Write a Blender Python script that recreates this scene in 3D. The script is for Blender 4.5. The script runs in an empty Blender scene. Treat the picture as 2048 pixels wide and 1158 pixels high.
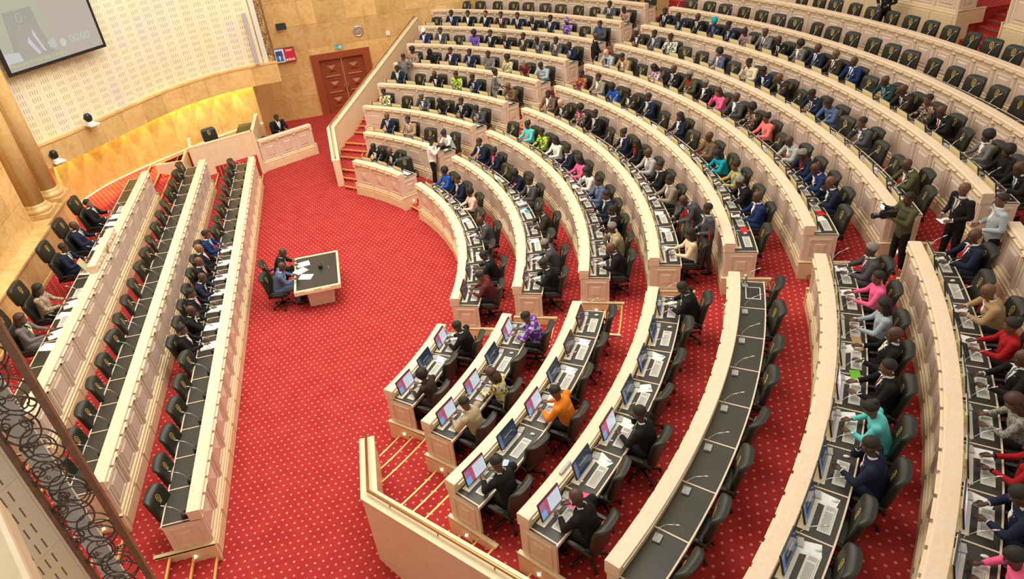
import bpy, bmesh, math, random
from math import sin, cos, pi, radians, sqrt, atan2, acos
from mathutils import Vector, Matrix, Quaternion
from mathutils.bvhtree import BVHTree
random.seed(7)
scene = bpy.context.scene
COL = scene.collection

# ---------------------------------------------------------------- camera
YAW, PIT, ROL = 1.3719, 0.57882, -0.09792
fwd = Vector((cos(PIT)*cos(YAW), cos(PIT)*sin(YAW), -sin(PIT)))
right0 = Vector((sin(YAW), -cos(YAW), 0)); up0 = right0.cross(fwd)
rt = cos(ROL)*right0 + sin(ROL)*up0
up = -sin(ROL)*right0 + cos(ROL)*up0
cam = bpy.data.cameras.new('camera'); camo = bpy.data.objects.new('camera', cam); COL.objects.link(camo)
m = Matrix((rt, up, -fwd)).transposed().to_4x4(); m.translation = Vector((7.590, -18.695, 11.154))
camo.matrix_world = m
cam.sensor_width = 36.0; cam.lens = 1386.72*36/2048; cam.clip_start = .1; cam.clip_end = 200
scene.camera = camo
# ---------------------------------------------------------------- world, lights, exposure
scene.view_settings.view_transform = 'Standard'; scene.view_settings.look = 'None'
scene.view_settings.gamma = 1; scene.view_settings.use_curve_mapping = False
scene.view_settings.exposure = 0.0
W = bpy.data.worlds.new('world'); scene.world = W; W.use_nodes = True
W.node_tree.nodes['Background'].inputs[0].default_value = (1.0, .93, .82, 1)
W.node_tree.nodes['Background'].inputs[1].default_value = .62
def area(name, loc, sx, sy, power, col, target=None):
    l = bpy.data.lights.new(name, 'AREA'); l.shape = 'RECTANGLE'; l.size = sx; l.size_y = sy
    l.energy = power; l.color = col
    o = bpy.data.objects.new(name, l); COL.objects.link(o); o.location = loc
    if target is not None:
        o.rotation_euler = (Vector(target)-Vector(loc)).to_track_quat('-Z', 'Y').to_euler()
    return o
area('unseen_overhead_light', (3.5, 0, 15.5), 9, 16, 1750, (1, .95, .86))
area('unseen_overhead_light', (7, -4, 14.5), 6, 6, 850, (1, .93, .80), (-3.5, 1.5, 3))  # added fill aimed to brighten the left wall, no fixture known
area('unseen_overhead_light', (11.5, 0, 15.5), 5, 22, 1500, (1, .90, .74))
area('unseen_overhead_light', (19, 2, 15.5), 5, 26, 600, (1, .84, .66))
area('unseen_overhead_light', (6, 12, 15.5), 8, 6, 400, (1, .94, .84))

# ---------------------------------------------------------------- mesh helpers
class MB:
    def __init__(s): s.v = []; s.f = []; s.mi = []; s.sm = []; s.uv = []
    def vert(s, p): s.v.append(tuple(p)); return len(s.v)-1
    def face(s, idx, mi=0, sm=False, uv=None):
        s.f.append(tuple(idx)); s.mi.append(mi); s.sm.append(sm); s.uv.append(uv)
    def quad(s, a, b, c, d, mi=0, uv=None):
        n = len(s.v); s.v += [tuple(a), tuple(b), tuple(c), tuple(d)]; s.face((n, n+1, n+2, n+3), mi, False, uv)
    def hexa(s, P, mi=0, sm=False):          # 8 points: bottom 4, top 4
        n = len(s.v); s.v += [tuple(p) for p in P]
        for q in ((0, 3, 2, 1), (4, 5, 6, 7), (0, 1, 5, 4), (1, 2, 6, 5), (2, 3, 7, 6), (3, 0, 4, 7)):
            s.face([n+i for i in q], mi, sm)
    def box(s, a, b, mi=0, M=None):
        x0, y0, z0 = a; x1, y1, z1 = b
        P = [(x0, y0, z0), (x1, y0, z0), (x1, y1, z0), (x0, y1, z0), (x0, y0, z1), (x1, y0, z1), (x1, y1, z1), (x0, y1, z1)]
        if M is not None: P = [M @ Vector(p) for p in P]
        s.hexa(P, mi)
    def rings(s, R, mi=0, sm=True, cap=True, closed=True):
        n = len(s.v); k = len(R[0])
        for r in R: s.v += [tuple(p) for p in r]
        for i in range(len(R)-1):
            for j in range(k if closed else k-1):
                j2 = (j+1) % k
                s.face((n+i*k+j, n+i*k+j2, n+(i+1)*k+j2, n+(i+1)*k+j), mi, sm)
        if cap and closed:
            s.face([n+j for j in range(k)][::-1], mi, False); s.face([n+(len(R)-1)*k+j for j in range(k)], mi, False)
    def tube(s, pts, r, n=8, mi=0, cap=True, sm=True, sx=1.0):
        pts = [Vector(p) for p in pts]; R = []
        rr = r if isinstance(r, (list, tuple)) else [r]*len(pts)
        d0 = (pts[1]-pts[0]).normalized()
        ref = Vector((0, 0, 1)) if abs(d0.z) < .9 else Vector((1, 0, 0))
        a = d0.cross(ref).normalized()
        for i, p in enumerate(pts):
            d = (pts[min(i+1, len(pts)-1)]-pts[max(i-1, 0)])
            if d.length < 1e-9: d = d0
            d.normalize(); a = (a-d*a.dot(d)); a.normalize(); b = d.cross(a)
            R.append([p+(a*cos(2*pi*j/n)*sx+b*sin(2*pi*j/n))*rr[i] for j in range(n)])
        s.rings(R, mi, sm, cap)
    def lathe(s, prof, c=(0, 0, 0), n=16, mi=0, M=None, sm=True):
        R = []
        for r, z in prof:
            ring = [Vector((c[0]+r*cos(2*pi*j/n), c[1]+r*sin(2*pi*j/n), c[2]+z)) for j in range(n)]
            if M is not None: ring = [M @ p for p in ring]
            R.append(ring)
        s.rings(R, mi, sm, True)
    def ell(s, c, r, n=14, k=9, mi=0, M=None):
        R = []
        for i in range(1, k):
            t = pi*i/k
            ring = [Vector((r[0]*sin(t)*cos(2*pi*j/n), r[1]*sin(t)*sin(2*pi*j/n), r[2]*cos(t))) for j in range(n)]
            if M is not None: ring = [M @ p for p in ring]
            R.append([p+Vector(c) for p in ring])
        s.rings(R, mi, True, True)
    def mesh(s, name, mats, recalc=True, uvs=False, bevel=0, doubles=False):
        me = bpy.data.meshes.new(name); me.from_pydata(s.v, [], s.f)
        for i, p in enumerate(me.polygons):
            p.material_index = s.mi[i]; p.use_smooth = s.sm[i]
        if uvs:
            L = me.uv_layers.new(name='UVMap')
            for i, p in enumerate(me.polygons):
                if s.uv[i]:
                    for li, q in zip(p.loop_indices, s.uv[i]): L.data[li].uv = q
        if recalc or bevel or doubles:
            b = bmesh.new(); b.from_mesh(me)
            if doubles: bmesh.ops.remove_doubles(b, verts=b.verts, dist=1e-5)
            if bevel: bmesh.ops.bevel(b, geom=[e for e in b.edges], offset=bevel, segments=2, affect='EDGES', profile=.6)
            if recalc: bmesh.ops.recalc_face_normals(b, faces=b.faces)
            b.to_mesh(me); b.free()
        for mt in (mats if isinstance(mats, (list, tuple)) else [mats]): me.materials.append(mt)
        me.update(); return me
    def obj(s, name, mats, parent=None, **k):
        o = bpy.data.objects.new(name, s.mesh(name, mats, **k)); COL.objects.link(o)
        if parent: o.parent = parent
        return o
def tag(o, label=None, cat=None, group=None, kind=None):
    if label: o['label'] = label
    if cat: o['category'] = cat
    if group: o['group'] = group
    if kind: o['kind'] = kind
    return o
def thing(name, label, cat, loc=(0, 0, 0), rz=0, group=None):
    o = bpy.data.objects.new(name, None); COL.objects.link(o); o.empty_display_size = .1
    o.location = loc; o.rotation_euler = (0, 0, rz); return tag(o, label, cat, group)
def copy_tree(o, parent=None):
    c = o.copy(); COL.objects.link(c); c.parent = parent
    for ch in KIDS.get(o.name, ()): copy_tree(ch, c)
    return c
KIDS = {}
def index_kids(root):
    for ch in [x for x in COL.objects if x.parent == root]:
        KIDS.setdefault(root.name, []).append(ch); index_kids(ch)

# ---------------------------------------------------------------- materials
class NT:
    def __init__(s, name):
        s.m = bpy.data.materials.new(name); s.m.use_nodes = True; s.t = s.m.node_tree; s.b = s.t.nodes['Principled BSDF']
    def n(s, typ, **k):
        x = s.t.nodes.new(typ)
        for a, b in k.items(): setattr(x, a, b)
        return x
    def l(s, a, b): s.t.links.new(a, b)
    def math(s, op, a, b=None, c=None):
        x = s.n('ShaderNodeMath', operation=op)
        for i, v in enumerate((a, b, c)):
            if v is None: continue
            if isinstance(v, (int, float)): x.inputs[i].default_value = v
            else: s.l(v, x.inputs[i])
        return x.outputs[0]
    def mix(s, f, a, b, blend='MIX'):
        x = s.n('ShaderNodeMix', data_type='RGBA', blend_type=blend)
        for i, v in ((0, f), (6, a), (7, b)):
            if isinstance(v, (int, float)): x.inputs[i].default_value = v
            elif isinstance(v, tuple): x.inputs[i].default_value = v if len(v) == 4 else (*v, 1)
            else: s.l(v, x.inputs[i])
        return x.outputs[2]
    def col(s, v):
        if isinstance(v, tuple): s.b.inputs['Base Color'].default_value = (*v, 1)
        else: s.l(v, s.b.inputs['Base Color'])
    def ramp(s, f, stops):
        x = s.n('ShaderNodeValToRGB'); e = x.color_ramp.elements
        while len(e) < len(stops): e.new(.5)
        for q, (p, c) in zip(e, stops): q.position = p; q.color = (*c, 1)
        s.l(f, x.inputs[0]); return x.outputs[0]
    def noise(s, vec, scale, detail=3, rough=.55, dist=0):
        x = s.n('ShaderNodeTexNoise'); x.inputs['Scale'].default_value = scale; x.inputs['Detail'].default_value = detail
        x.inputs['Roughness'].default_value = rough; x.inputs['Distortion'].default_value = dist
        if vec is not None: s.l(vec, x.inputs['Vector'])
        return x.outputs['Fac']
def simple(name, col, rough=.5, metal=0, spec=.5, emit=None, es=0, nz=0, nscale=30, sheen=0):
    t = NT(name); t.b.inputs['Roughness'].default_value = rough; t.b.inputs['Metallic'].default_value = metal
    t.b.inputs['Specular IOR Level'].default_value = spec
    g = t.n('ShaderNodeTexCoord').outputs['Object']
    f = t.noise(g, nscale, 2)
    k = max(nz, .04)
    lo = tuple(c*(1-k) for c in col); hi = tuple(min(1, c*(1+k)) for c in col)
    t.col(t.ramp(f, [(.3, lo), (.7, hi)]))
    if emit: t.b.inputs['Emission Color'].default_value = (*emit, 1); t.b.inputs['Emission Strength'].default_value = es
    return t.m
def mat_carpet():
    t = NT('carpet'); g = t.n('ShaderNodeNewGeometry').outputs['Position']
    sp = t.n('ShaderNodeSeparateXYZ'); t.l(g, sp.inputs[0]); X, Y = sp.outputs[0], sp.outputs[1]
    def dots(pitch, rad, brick, rx=0.0):
        a = t.math('MULTIPLY', t.math('ADD', X, rx), 1/pitch); bb = t.math('MULTIPLY', t.math('ADD', Y, rx), 1/pitch)
        row = t.math('FLOOR', bb)
        off = t.math('MULTIPLY', t.math('MODULO', t.math('ABSOLUTE', row), 2), .5 if brick else 0)
        fx = t.math('SUBTRACT', t.math('FRACT', t.math('ADD', a, off)), .5); fy = t.math('SUBTRACT', t.math('FRACT', bb), .5)
        d = t.math('SQRT', t.math('ADD', t.math('MULTIPLY', fx, fx), t.math('MULTIPLY', fy, fy)))
        return t.math('LESS_THAN', d, rad), d
    big, d = dots(.155, .15, True); ring = t.math('GREATER_THAN', d, .06)
    big2 = t.math('MULTIPLY', big, t.math('ADD', t.math('MULTIPLY', ring, .35), .65))
    small, _ = dots(.031, .2, True, .01)
    nb = t.noise(g, 2.2, 4); nf = t.noise(g, 160, 2)
    base = t.ramp(nb, [(.3, (.35, .020, .022)), (.7, (.43, .038, .038))])
    base = t.mix(t.math('MULTIPLY', nf, .35), base, (.27, .014, .015))
    c1 = t.mix(t.math('MULTIPLY', small, .4), base, (.60, .15, .12))
    c2 = t.mix(t.math('MULTIPLY', big2, .62), c1, (.82, .40, .28))
    t.col(c2); t.b.inputs['Roughness'].default_value = .95; t.b.inputs['Specular IOR Level'].default_value = .1
    return t.m
def mat_stone(name, a, b, c, bw=1.4, bh=1.1, uv=True, rough=.22, joint=.35):
    t = NT(name); tc = t.n('ShaderNodeTexCoord'); U = tc.outputs['UV'] if uv else tc.outputs['Object']
    f = t.noise(U, 1.3, 6, .62, 1.6); f2 = t.noise(U, 5, 5, .6, 2.5)
    base = t.ramp(f, [(.25, a), (.5, b), (.8, c)])
    base = t.mix(t.math('MULTIPLY', f2, .35), base, tuple(x*.8 for x in b))
    vein = t.math('POWER', t.math('SUBTRACT', 1, t.math('ABSOLUTE', t.math('SUBTRACT', t.math('MULTIPLY', t.noise(U, 1.7, 8, .7, 1.2), 2), 1))), 18)
    base = t.mix(t.math('MULTIPLY', vein, .35), base, (.95, .72, .38))
    br = t.n('ShaderNodeTexBrick'); br.inputs['Scale'].default_value = 1; br.inputs['Mortar Size'].default_value = .006
    br.inputs['Brick Width'].default_value = bw; br.inputs['Row Height'].default_value = bh
    br.inputs['Color1'].default_value = (.78, .78, .78, 1); br.inputs['Color2'].default_value = (1.08, 1.08, 1.08, 1); br.inputs['Mortar'].default_value = (joint, joint, joint, 1)
    t.l(U, br.inputs['Vector'])
    base = t.mix(.8, base, br.outputs['Color'], 'MULTIPLY')
    t.col(base); t.b.inputs['Roughness'].default_value = rough; t.b.inputs['Specular IOR Level'].default_value = .5
    return t.m
def mat_perf():
    t = NT('perforated_panel'); U = t.n('ShaderNodeTexCoord').outputs['UV']
    sp = t.n('ShaderNodeSeparateXYZ'); t.l(U, sp.inputs[0]); X, Y = sp.outputs[0], sp.outputs[1]
    PW, PH = .50, .92
    u = t.math('DIVIDE', X, PW); v = t.math('DIVIDE', Y, PH)
    fu = t.math('FRACT', u); fv = t.math('FRACT', v)
    s1 = t.math('DIVIDE', t.math('SUBTRACT', fu, .18), .16); cu = t.math('FRACT', s1)
    mu = t.math('MULTIPLY', t.math('GREATER_THAN', s1, 0), t.math('LESS_THAN', s1, 4))
    lu = t.math('LESS_THAN', t.math('ABSOLUTE', t.math('SUBTRACT', cu, .5)), .10)
    gv = t.math('FRACT', t.math('MULTIPLY', fv, 4)); lv = t.math('LESS_THAN', t.math('ABSOLUTE', t.math('SUBTRACT', gv, .5)), .30)
    slot = t.math('MULTIPLY', t.math('MULTIPLY', mu, lu), lv)
    ju = t.math('LESS_THAN', fu, .012); jv = t.math('LESS_THAN', fv, .006); j = t.math('MAXIMUM', ju, jv)
    cb = t.n('ShaderNodeCombineXYZ'); t.l(t.math('FLOOR', u), cb.inputs[0]); t.l(t.math('FLOOR', v), cb.inputs[1])
    wn = t.n('ShaderNodeTexWhiteNoise', noise_dimensions='2D'); t.l(cb.outputs[0], wn.inputs['Vector'])
    base = t.ramp(wn.outputs['Value'], [(.0, (.76, .72, .62)), (.25, (.84, .76, .57)), (.6, (.87, .78, .56)), (1, (.88, .75, .50))])
    base = t.mix(t.math('MULTIPLY', t.noise(U, 4, 4), .15), base, (.80, .62, .36))
    base = t.mix(t.math('MULTIPLY', j, .45), base, (.25, .18, .1))
    base = t.mix(t.math('MULTIPLY', slot, .85), base, (.10, .07, .04))
    t.col(base); t.b.inputs['Roughness'].default_value = .5
    return t.m
def mat_wood(name, a, b, rough=.45, sc=(1, 1, 14)):
    t = NT(name); g = t.n('ShaderNodeTexCoord').outputs['Object']
    mp = t.n('ShaderNodeMapping'); mp.inputs['Scale'].default_value = sc; t.l(g, mp.inputs[0])
    f = t.noise(mp.outputs[0], 6, 4, .6, .6); f2 = t.noise(g, 1.1, 3)
    base = t.ramp(f, [(.3, a), (.7, b)])
    base = t.mix(t.math('MULTIPLY', f2, .25), base, tuple(x*.82 for x in a))
    t.col(base); t.b.inputs['Roughness'].default_value = rough; return t.m
def mat_screen(name, kind):
    t = NT(name); U = t.n('ShaderNodeTexCoord').outputs['UV']
    sp = t.n('ShaderNodeSeparateXYZ'); t.l(U, sp.inputs[0]); X, Y = sp.outputs[0], sp.outputs[1]
    rng = lambda v, a, b: t.math('MULTIPLY', t.math('GREATER_THAN', v, a), t.math('LESS_THAN', v, b))
    n = t.noise(U, 9, 3)
    if kind == 'dim':
        c = t.mix(t.math('MULTIPLY', n, .8), (.05, .025, .035), (.16, .07, .09)); c = t.mix(rng(X, .3, .75), c, (.10, .05, .06))
    elif kind == 'page':
        c = t.mix(rng(X, .40, 1.0), (.25, .42, .75), (.74, .80, .88))
        c = t.mix(t.math('MULTIPLY', rng(X, .25, .42), 1), c, (.52, .10, .18))
        c = t.mix(t.math('MULTIPLY', rng(Y, .90, 1), 1), c, (.50, .07, .12))
        c = t.mix(t.math('MULTIPLY', t.math('MULTIPLY', rng(X, 0, .25), rng(Y, .45, .9)), .8), c, (.50, .12, .22))
        c = t.mix(t.math('MULTIPLY', t.math('MULTIPLY', rng(X, .46, .95), t.math('LESS_THAN', t.math('FRACT', t.math('MULTIPLY', Y, 14)), .3)), .25), c, (.4, .45, .5))
    else:
        c = t.mix(t.math('MULTIPLY', n, .7), (.012, .016, .035), (.05, .08, .15))
        c = t.mix(rng(X, 0, .16), c, (.10, .16, .30))
        dg = t.math('ABSOLUTE', t.math('SUBTRACT', Y, .52))
        c = t.mix(t.math('MULTIPLY', t.math('MULTIPLY', t.math('LESS_THAN', dg, .022), rng(X, .30, .80)), .8), c, (.60, .62, .05))
    t.col((.01, .01, .012)); t.l(c, t.b.inputs['Emission Color']); t.b.inputs['Emission Strength'].default_value = .8
    t.b.inputs['Roughness'].default_value = .12; return t.m
def mat_print(name, cols, scale=18):
    t = NT(name); g = t.n('ShaderNodeTexCoord').outputs['Object']
    v = t.n('ShaderNodeTexVoronoi'); v.inputs['Scale'].default_value = scale; t.l(g, v.inputs['Vector'])
    sp = t.n('ShaderNodeSeparateColor'); t.l(v.outputs['Color'], sp.inputs[0])
    k = len(cols); st = [(i/k, c) for i, c in enumerate(cols)]
    x = t.ramp(sp.outputs[0], st); x.node.color_ramp.interpolation = 'CONSTANT'
    t.col(x); t.b.inputs['Roughness'].default_value = .8; return t.m
M = {}
M['carpet'] = mat_carpet()
M['onyx'] = mat_stone('golden_onyx', (.60, .33, .10), (.76, .47, .17), (.86, .63, .31))
M['onyx2'] = mat_stone('golden_onyx_slab', (.62, .36, .12), (.78, .50, .19), (.86, .64, .32), 1.0, 20)
M['onyxcol'] = mat_stone('golden_onyx_column', (.66, .38, .12), (.80, .51, .20), (.88, .66, .33), 30, 2.4, uv=False)
M['cream'] = mat_wood('cream_stone', (.80, .63, .40), (.88, .73, .50), .35, (1, 1, 1))
M['rail'] = mat_wood('pale_oak_rail', (.78, .59, .42), (.86, .70, .53), .35, (3, 3, 8))
M['panel'] = mat_wood('limed_oak_panel', (.73, .57, .44), (.82, .67, .54), .45, (10, 10, 1.2))
M['field'] = mat_wood('limed_oak_field', (.68, .51, .40), (.77, .61, .50), .4, (12, 12, 1.2))
M['mould'] = mat_wood('cream_moulding', (.80, .65, .42), (.86, .74, .52), .35, (3, 3, 3))
M['plinth'] = mat_wood('cream_plinth', (.76, .58, .34), (.86, .71, .46), .35, (2, 2, 2))
M['top'] = simple('black_worktop', (.034, .032, .024), .34, 0, .4, nz=.3, nscale=120)
M['leather'] = simple('black_leather', (.016, .017, .012), .38, 0, .45, nz=.2, nscale=60)
M['plastic'] = simple('black_plastic', (.012, .012, .012), .4)
M['gold'] = simple('gold_emblem', (.70, .52, .22), .35, .6)
M['brass'] = simple('brass', (.45, .28, .12), .3, .8)
M['nosing'] = simple('brass_nosing', (.85, .50, .16), .4, .3)
M['white'] = simple('white_plastic', (.80, .80, .76), .4)
M['tray'] = simple('white_tray', (.78, .74, .66), .35)
M['keys'] = simple('grey_keys', (.50, .48, .43), .5, nz=.25, nscale=200)
M['silver'] = simple('lamp_tinted_silver', (.62, .58, .36), .32, .25)  # silver covers, with the strip lights' yellow put into the base colour
M['paper'] = simple('white_paper', (.88, .88, .86), .7)
M['lamp'] = simple('warm_lamp', (1, .9, .7), .5, emit=(1, .80, .42), es=2.2)
M['led'] = simple('white_led', (1, 1, 1), .5, emit=(1, .95, .85), es=14)
M['chrome'] = simple('chrome', (.72, .72, .72), .2, .9)
M['doorwood'] = mat_wood('mahogany', (.27, .055, .020), (.38, .095, .035), .35, (6, 6, 1))
M['iron'] = simple('wrought_iron', (.11, .085, .065), .45, .5)
M['bronze'] = mat_wood('brown_bronze', (.17, .075, .035), (.26, .13, .07), .4, (2, 2, 2))
M['perf'] = mat_perf()
M['page'] = mat_screen('screen_page', 'page'); M['dark'] = mat_screen('screen_dark', 'dark'); M['dim'] = mat_screen('screen_dim', 'dim')
M['glassw'] = simple('white_backing', (.72, .74, .70), .3)
M['grey'] = simple('grey_metal', (.42, .43, .43), .5)
M['eyew'] = simple('eye_white', (.52, .48, .44), .4); M['eyeb'] = simple('eye_dark', (.02, .012, .01), .2)
M['red'] = simple('red_folder', (.55, .015, .02), .5); M['redtv'] = simple('tv_red', (.05, 0, 0), .3, emit=(.60, .02, .03), es=1)
M['skin1'] = simple('skin_dark', (.085, .036, .020), .5, nz=.1); M['skin2'] = simple('skin_brown', (.15, .065, .036), .5, nz=.1)
M['skin3'] = simple('skin_tan', (.26, .125, .07), .5, nz=.1); M['skin4'] = simple('skin_light', (.62, .36, .26), .5, nz=.05)
M['hairb'] = simple('black_hair', (.014, .010, .008), .7, nz=.3); M['hairg'] = simple('grey_hair', (.22, .20, .18), .8, nz=.3)
M['hairr'] = simple('brown_hair', (.06, .02, .012), .6, nz=.3)
M['shoe'] = simple('black_shoe', (.01, .01, .01), .25)
CLOTH = dict(k=('black', (.012, .012, .013)), n=('navy', (.014, .020, .045)), b=('bright blue', (.02, .10, .42)), B=('slate blue', (.09, .13, .24)),
 c=('charcoal grey', (.075, .075, .085)), g=('grey', (.17, .16, .155)), l=('light grey', (.42, .41, .39)), L=('pale blue-grey', (.38, .44, .48)),
 w=('white', (.82, .80, .76)), e=('cream', (.80, .66, .46)), s=('beige', (.42, .33, .20)), S=('greige', (.30, .25, .20)), o=('orange', (.78, .22, .02)),
 p=('pink', (.90, .14, .32)), P=('pale pink', (.85, .60, .50)), r=('red', (.38, .012, .018)), m=('maroon', (.12, .02, .02)), v=('purple', (.16, .09, .42)),
 t=('teal', (.01, .34, .42)), T=('turquoise', (.14, .60, .60)), d=('brown', (.16, .095, .06)), D=('dark brown', (.045, .03, .022)),
 q=('olive green', (.085, .085, .04)), C=('coral', (.90, .22, .20)), u=('royal blue', (.014, .032, .12)), h=('dark green', (.02, .05, .05)), Y=('tan', (.40, .26, .13)))
for k_, (nm, c) in CLOTH.items(): M['c'+k_] = simple(nm.replace(' ', '_').replace('-', '_')+'_cloth', c, .85, 0, .2, nz=.12, nscale=90)
PRINTS = dict(f=('green and yellow print', [(.02, .12, .02), (.55, .60, .05), (.05, .25, .04), (.7, .7, .1)]),
 y=('yellow and black striped', [(.85, .78, .35), (.02, .02, .02), (.85, .8, .5)]), z=('dark multicolour print', [(.03, .02, .02), (.20, .08, .05), (.02, .02, .03), (.45, .38, .28)]),
 F=('white floral print', [(.8, .75, .72), (.75, .3, .35), (.1, .1, .15), (.8, .78, .75)]), O=('orange and teal print', [(.75, .35, .04), (.02, .35, .38), (.7, .4, .05)]),
 x=('purple and white print', [(.09, .02, .28), (.14, .03, .35), (.45, .42, .5)]), W=('black and white pattern', [(.75, .73, .68), (.08, .08, .08), (.7, .68, .6)]),
 X=('yellow and white floral print', [(.75, .7, .5), (.6, .5, .05), (.12, .08, .06), (.7, .65, .6)]), M=('mauve lace', [(.35, .20, .22), (.42, .26, .27), (.30, .17, .19)]),
 R=('red and brown print', [(.3, .02, .03), (.15, .03, .02), (.55, .3, .1)]), J=('light brown patterned', [(.35, .22, .16), (.5, .35, .28), (.25, .12, .09)]),
 K=('grey knitted', [(.30, .29, .25), (.14, .13, .12), (.36, .34, .3)]), H=('beige checked', [(.42, .32, .22), (.20, .13, .09), (.45, .36, .26)]))
for k_, (nm, cs) in PRINTS.items():
    M['c'+k_] = mat_print(nm.replace(' ', '_'), cs, 55 if k_ in 'KHM' else 22); CLOTH[k_] = (nm, cs[0])
# ---------------------------------------------------------------- hall geometry
def Z(k): return 1.4+.42396*(k-1)-.00256*(k-1)**2          # rail height of row k
def F(k): return 0.0 if k <= 0 else Z(k)-.95                # floor of tier k
def RR(k): return 9.856+1.6625*(k-1)                        # rail radius
PZ = {1: 1.40, 2: 1.84, 3: 2.27}                            # presidium rails
PF = {0: 0.0, 1: .45, 2: .89, 3: 1.33}
PX = {1: 3.25, 2: 1.60, 3: -.05}
U_ = [(43.4, 28, 3), (47.5, 26.7, 4), (52.8, 27.2, 6), (53.7, 27.1, 7), (54, 26.8, 8), (54.5, 27, 10), (55, 27, 11), (55.2, 27, 12), (55.4, 27.2, 13)]
M_ = [(21.7, -23.5, 8), (22.7, -23.6, 10), (23.4, -23.1, 12), (23.2, -23.3, 13), (23.3, -23.4, 14), (23.7, -23.1, 17), (23.8, -22.6, 19), (24.1, -23.3, 21), (24.0, -23.2, 22), (24, -23.2, 25)]
L_ = [(-29.8, -44.5, 3), (-29.3, -48.3, 4), (-28.7, -53.5, 6), (-28, -53.8, 7), (-27.5, -54.3, 8), (-26.8, -54.5, 10), (-27, -55, 11), (-26.5, -55, 12)]
class Path:
    """t runs along the desk in seat units (far end first), s outward from the rail towards the seats"""
    def __init__(s, kind, k, a0=0, a1=0, n=0):
        s.kind, s.k, s.n = kind, k, n
        if kind == 'arc':
            s.R = RR(k); e = .2*10/s.R; s.a0 = a0-e; s.w = (a0-a1-2*e)/n; s.Z = Z(k); s.F = F(k); s.F0 = F(k-1); s.end = e/s.w
        else:
            s.X = PX[k]; s.y0 = a0; s.w = (a0-a1)/n; s.Z = PZ[k]; s.F = PF[k]; s.F0 = PF[k-1]; s.end = .04/s.w
    def ang(s, t): return radians(s.a0-s.w*t)
    def P(s, t, d, z):
        if s.kind == 'arc':
            a = s.ang(t); return Vector(((s.R+d)*cos(a), (s.R+d)*sin(a), z))
        return Vector((s.X-d, s.y0-s.w*t, z))
    def rz(s, t): return s.ang(t)+pi/2 if s.kind == 'arc' else -pi/2
    def len(s): return radians(s.w)*s.R if s.kind == 'arc' else s.w
    def band(s, mb, t0, t1, prof, mi=0, step=.25, cap=True):
        """loft a closed profile [(d,z)...] from t0 to t1"""
        m = max(1, int(math.ceil((t1-t0)/step-1e-6))); R = []
        for i in range(m+1):
            t = t0+(t1-t0)*i/m; R.append([s.P(t, d, z) for d, z in prof])
        mb.rings(R, mi, False, cap)
    def blk(s, mb, t0, t1, d0, d1, z0, z1, mi=0):
        mb.hexa([s.P(t0, d0, z0), s.P(t1, d0, z0), s.P(t1, d1, z0), s.P(t0, d1, z0), s.P(t0, d0, z1), s.P(t1, d0, z1), s.P(t1, d1, z1), s.P(t0, d1, z1)], mi)

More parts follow.
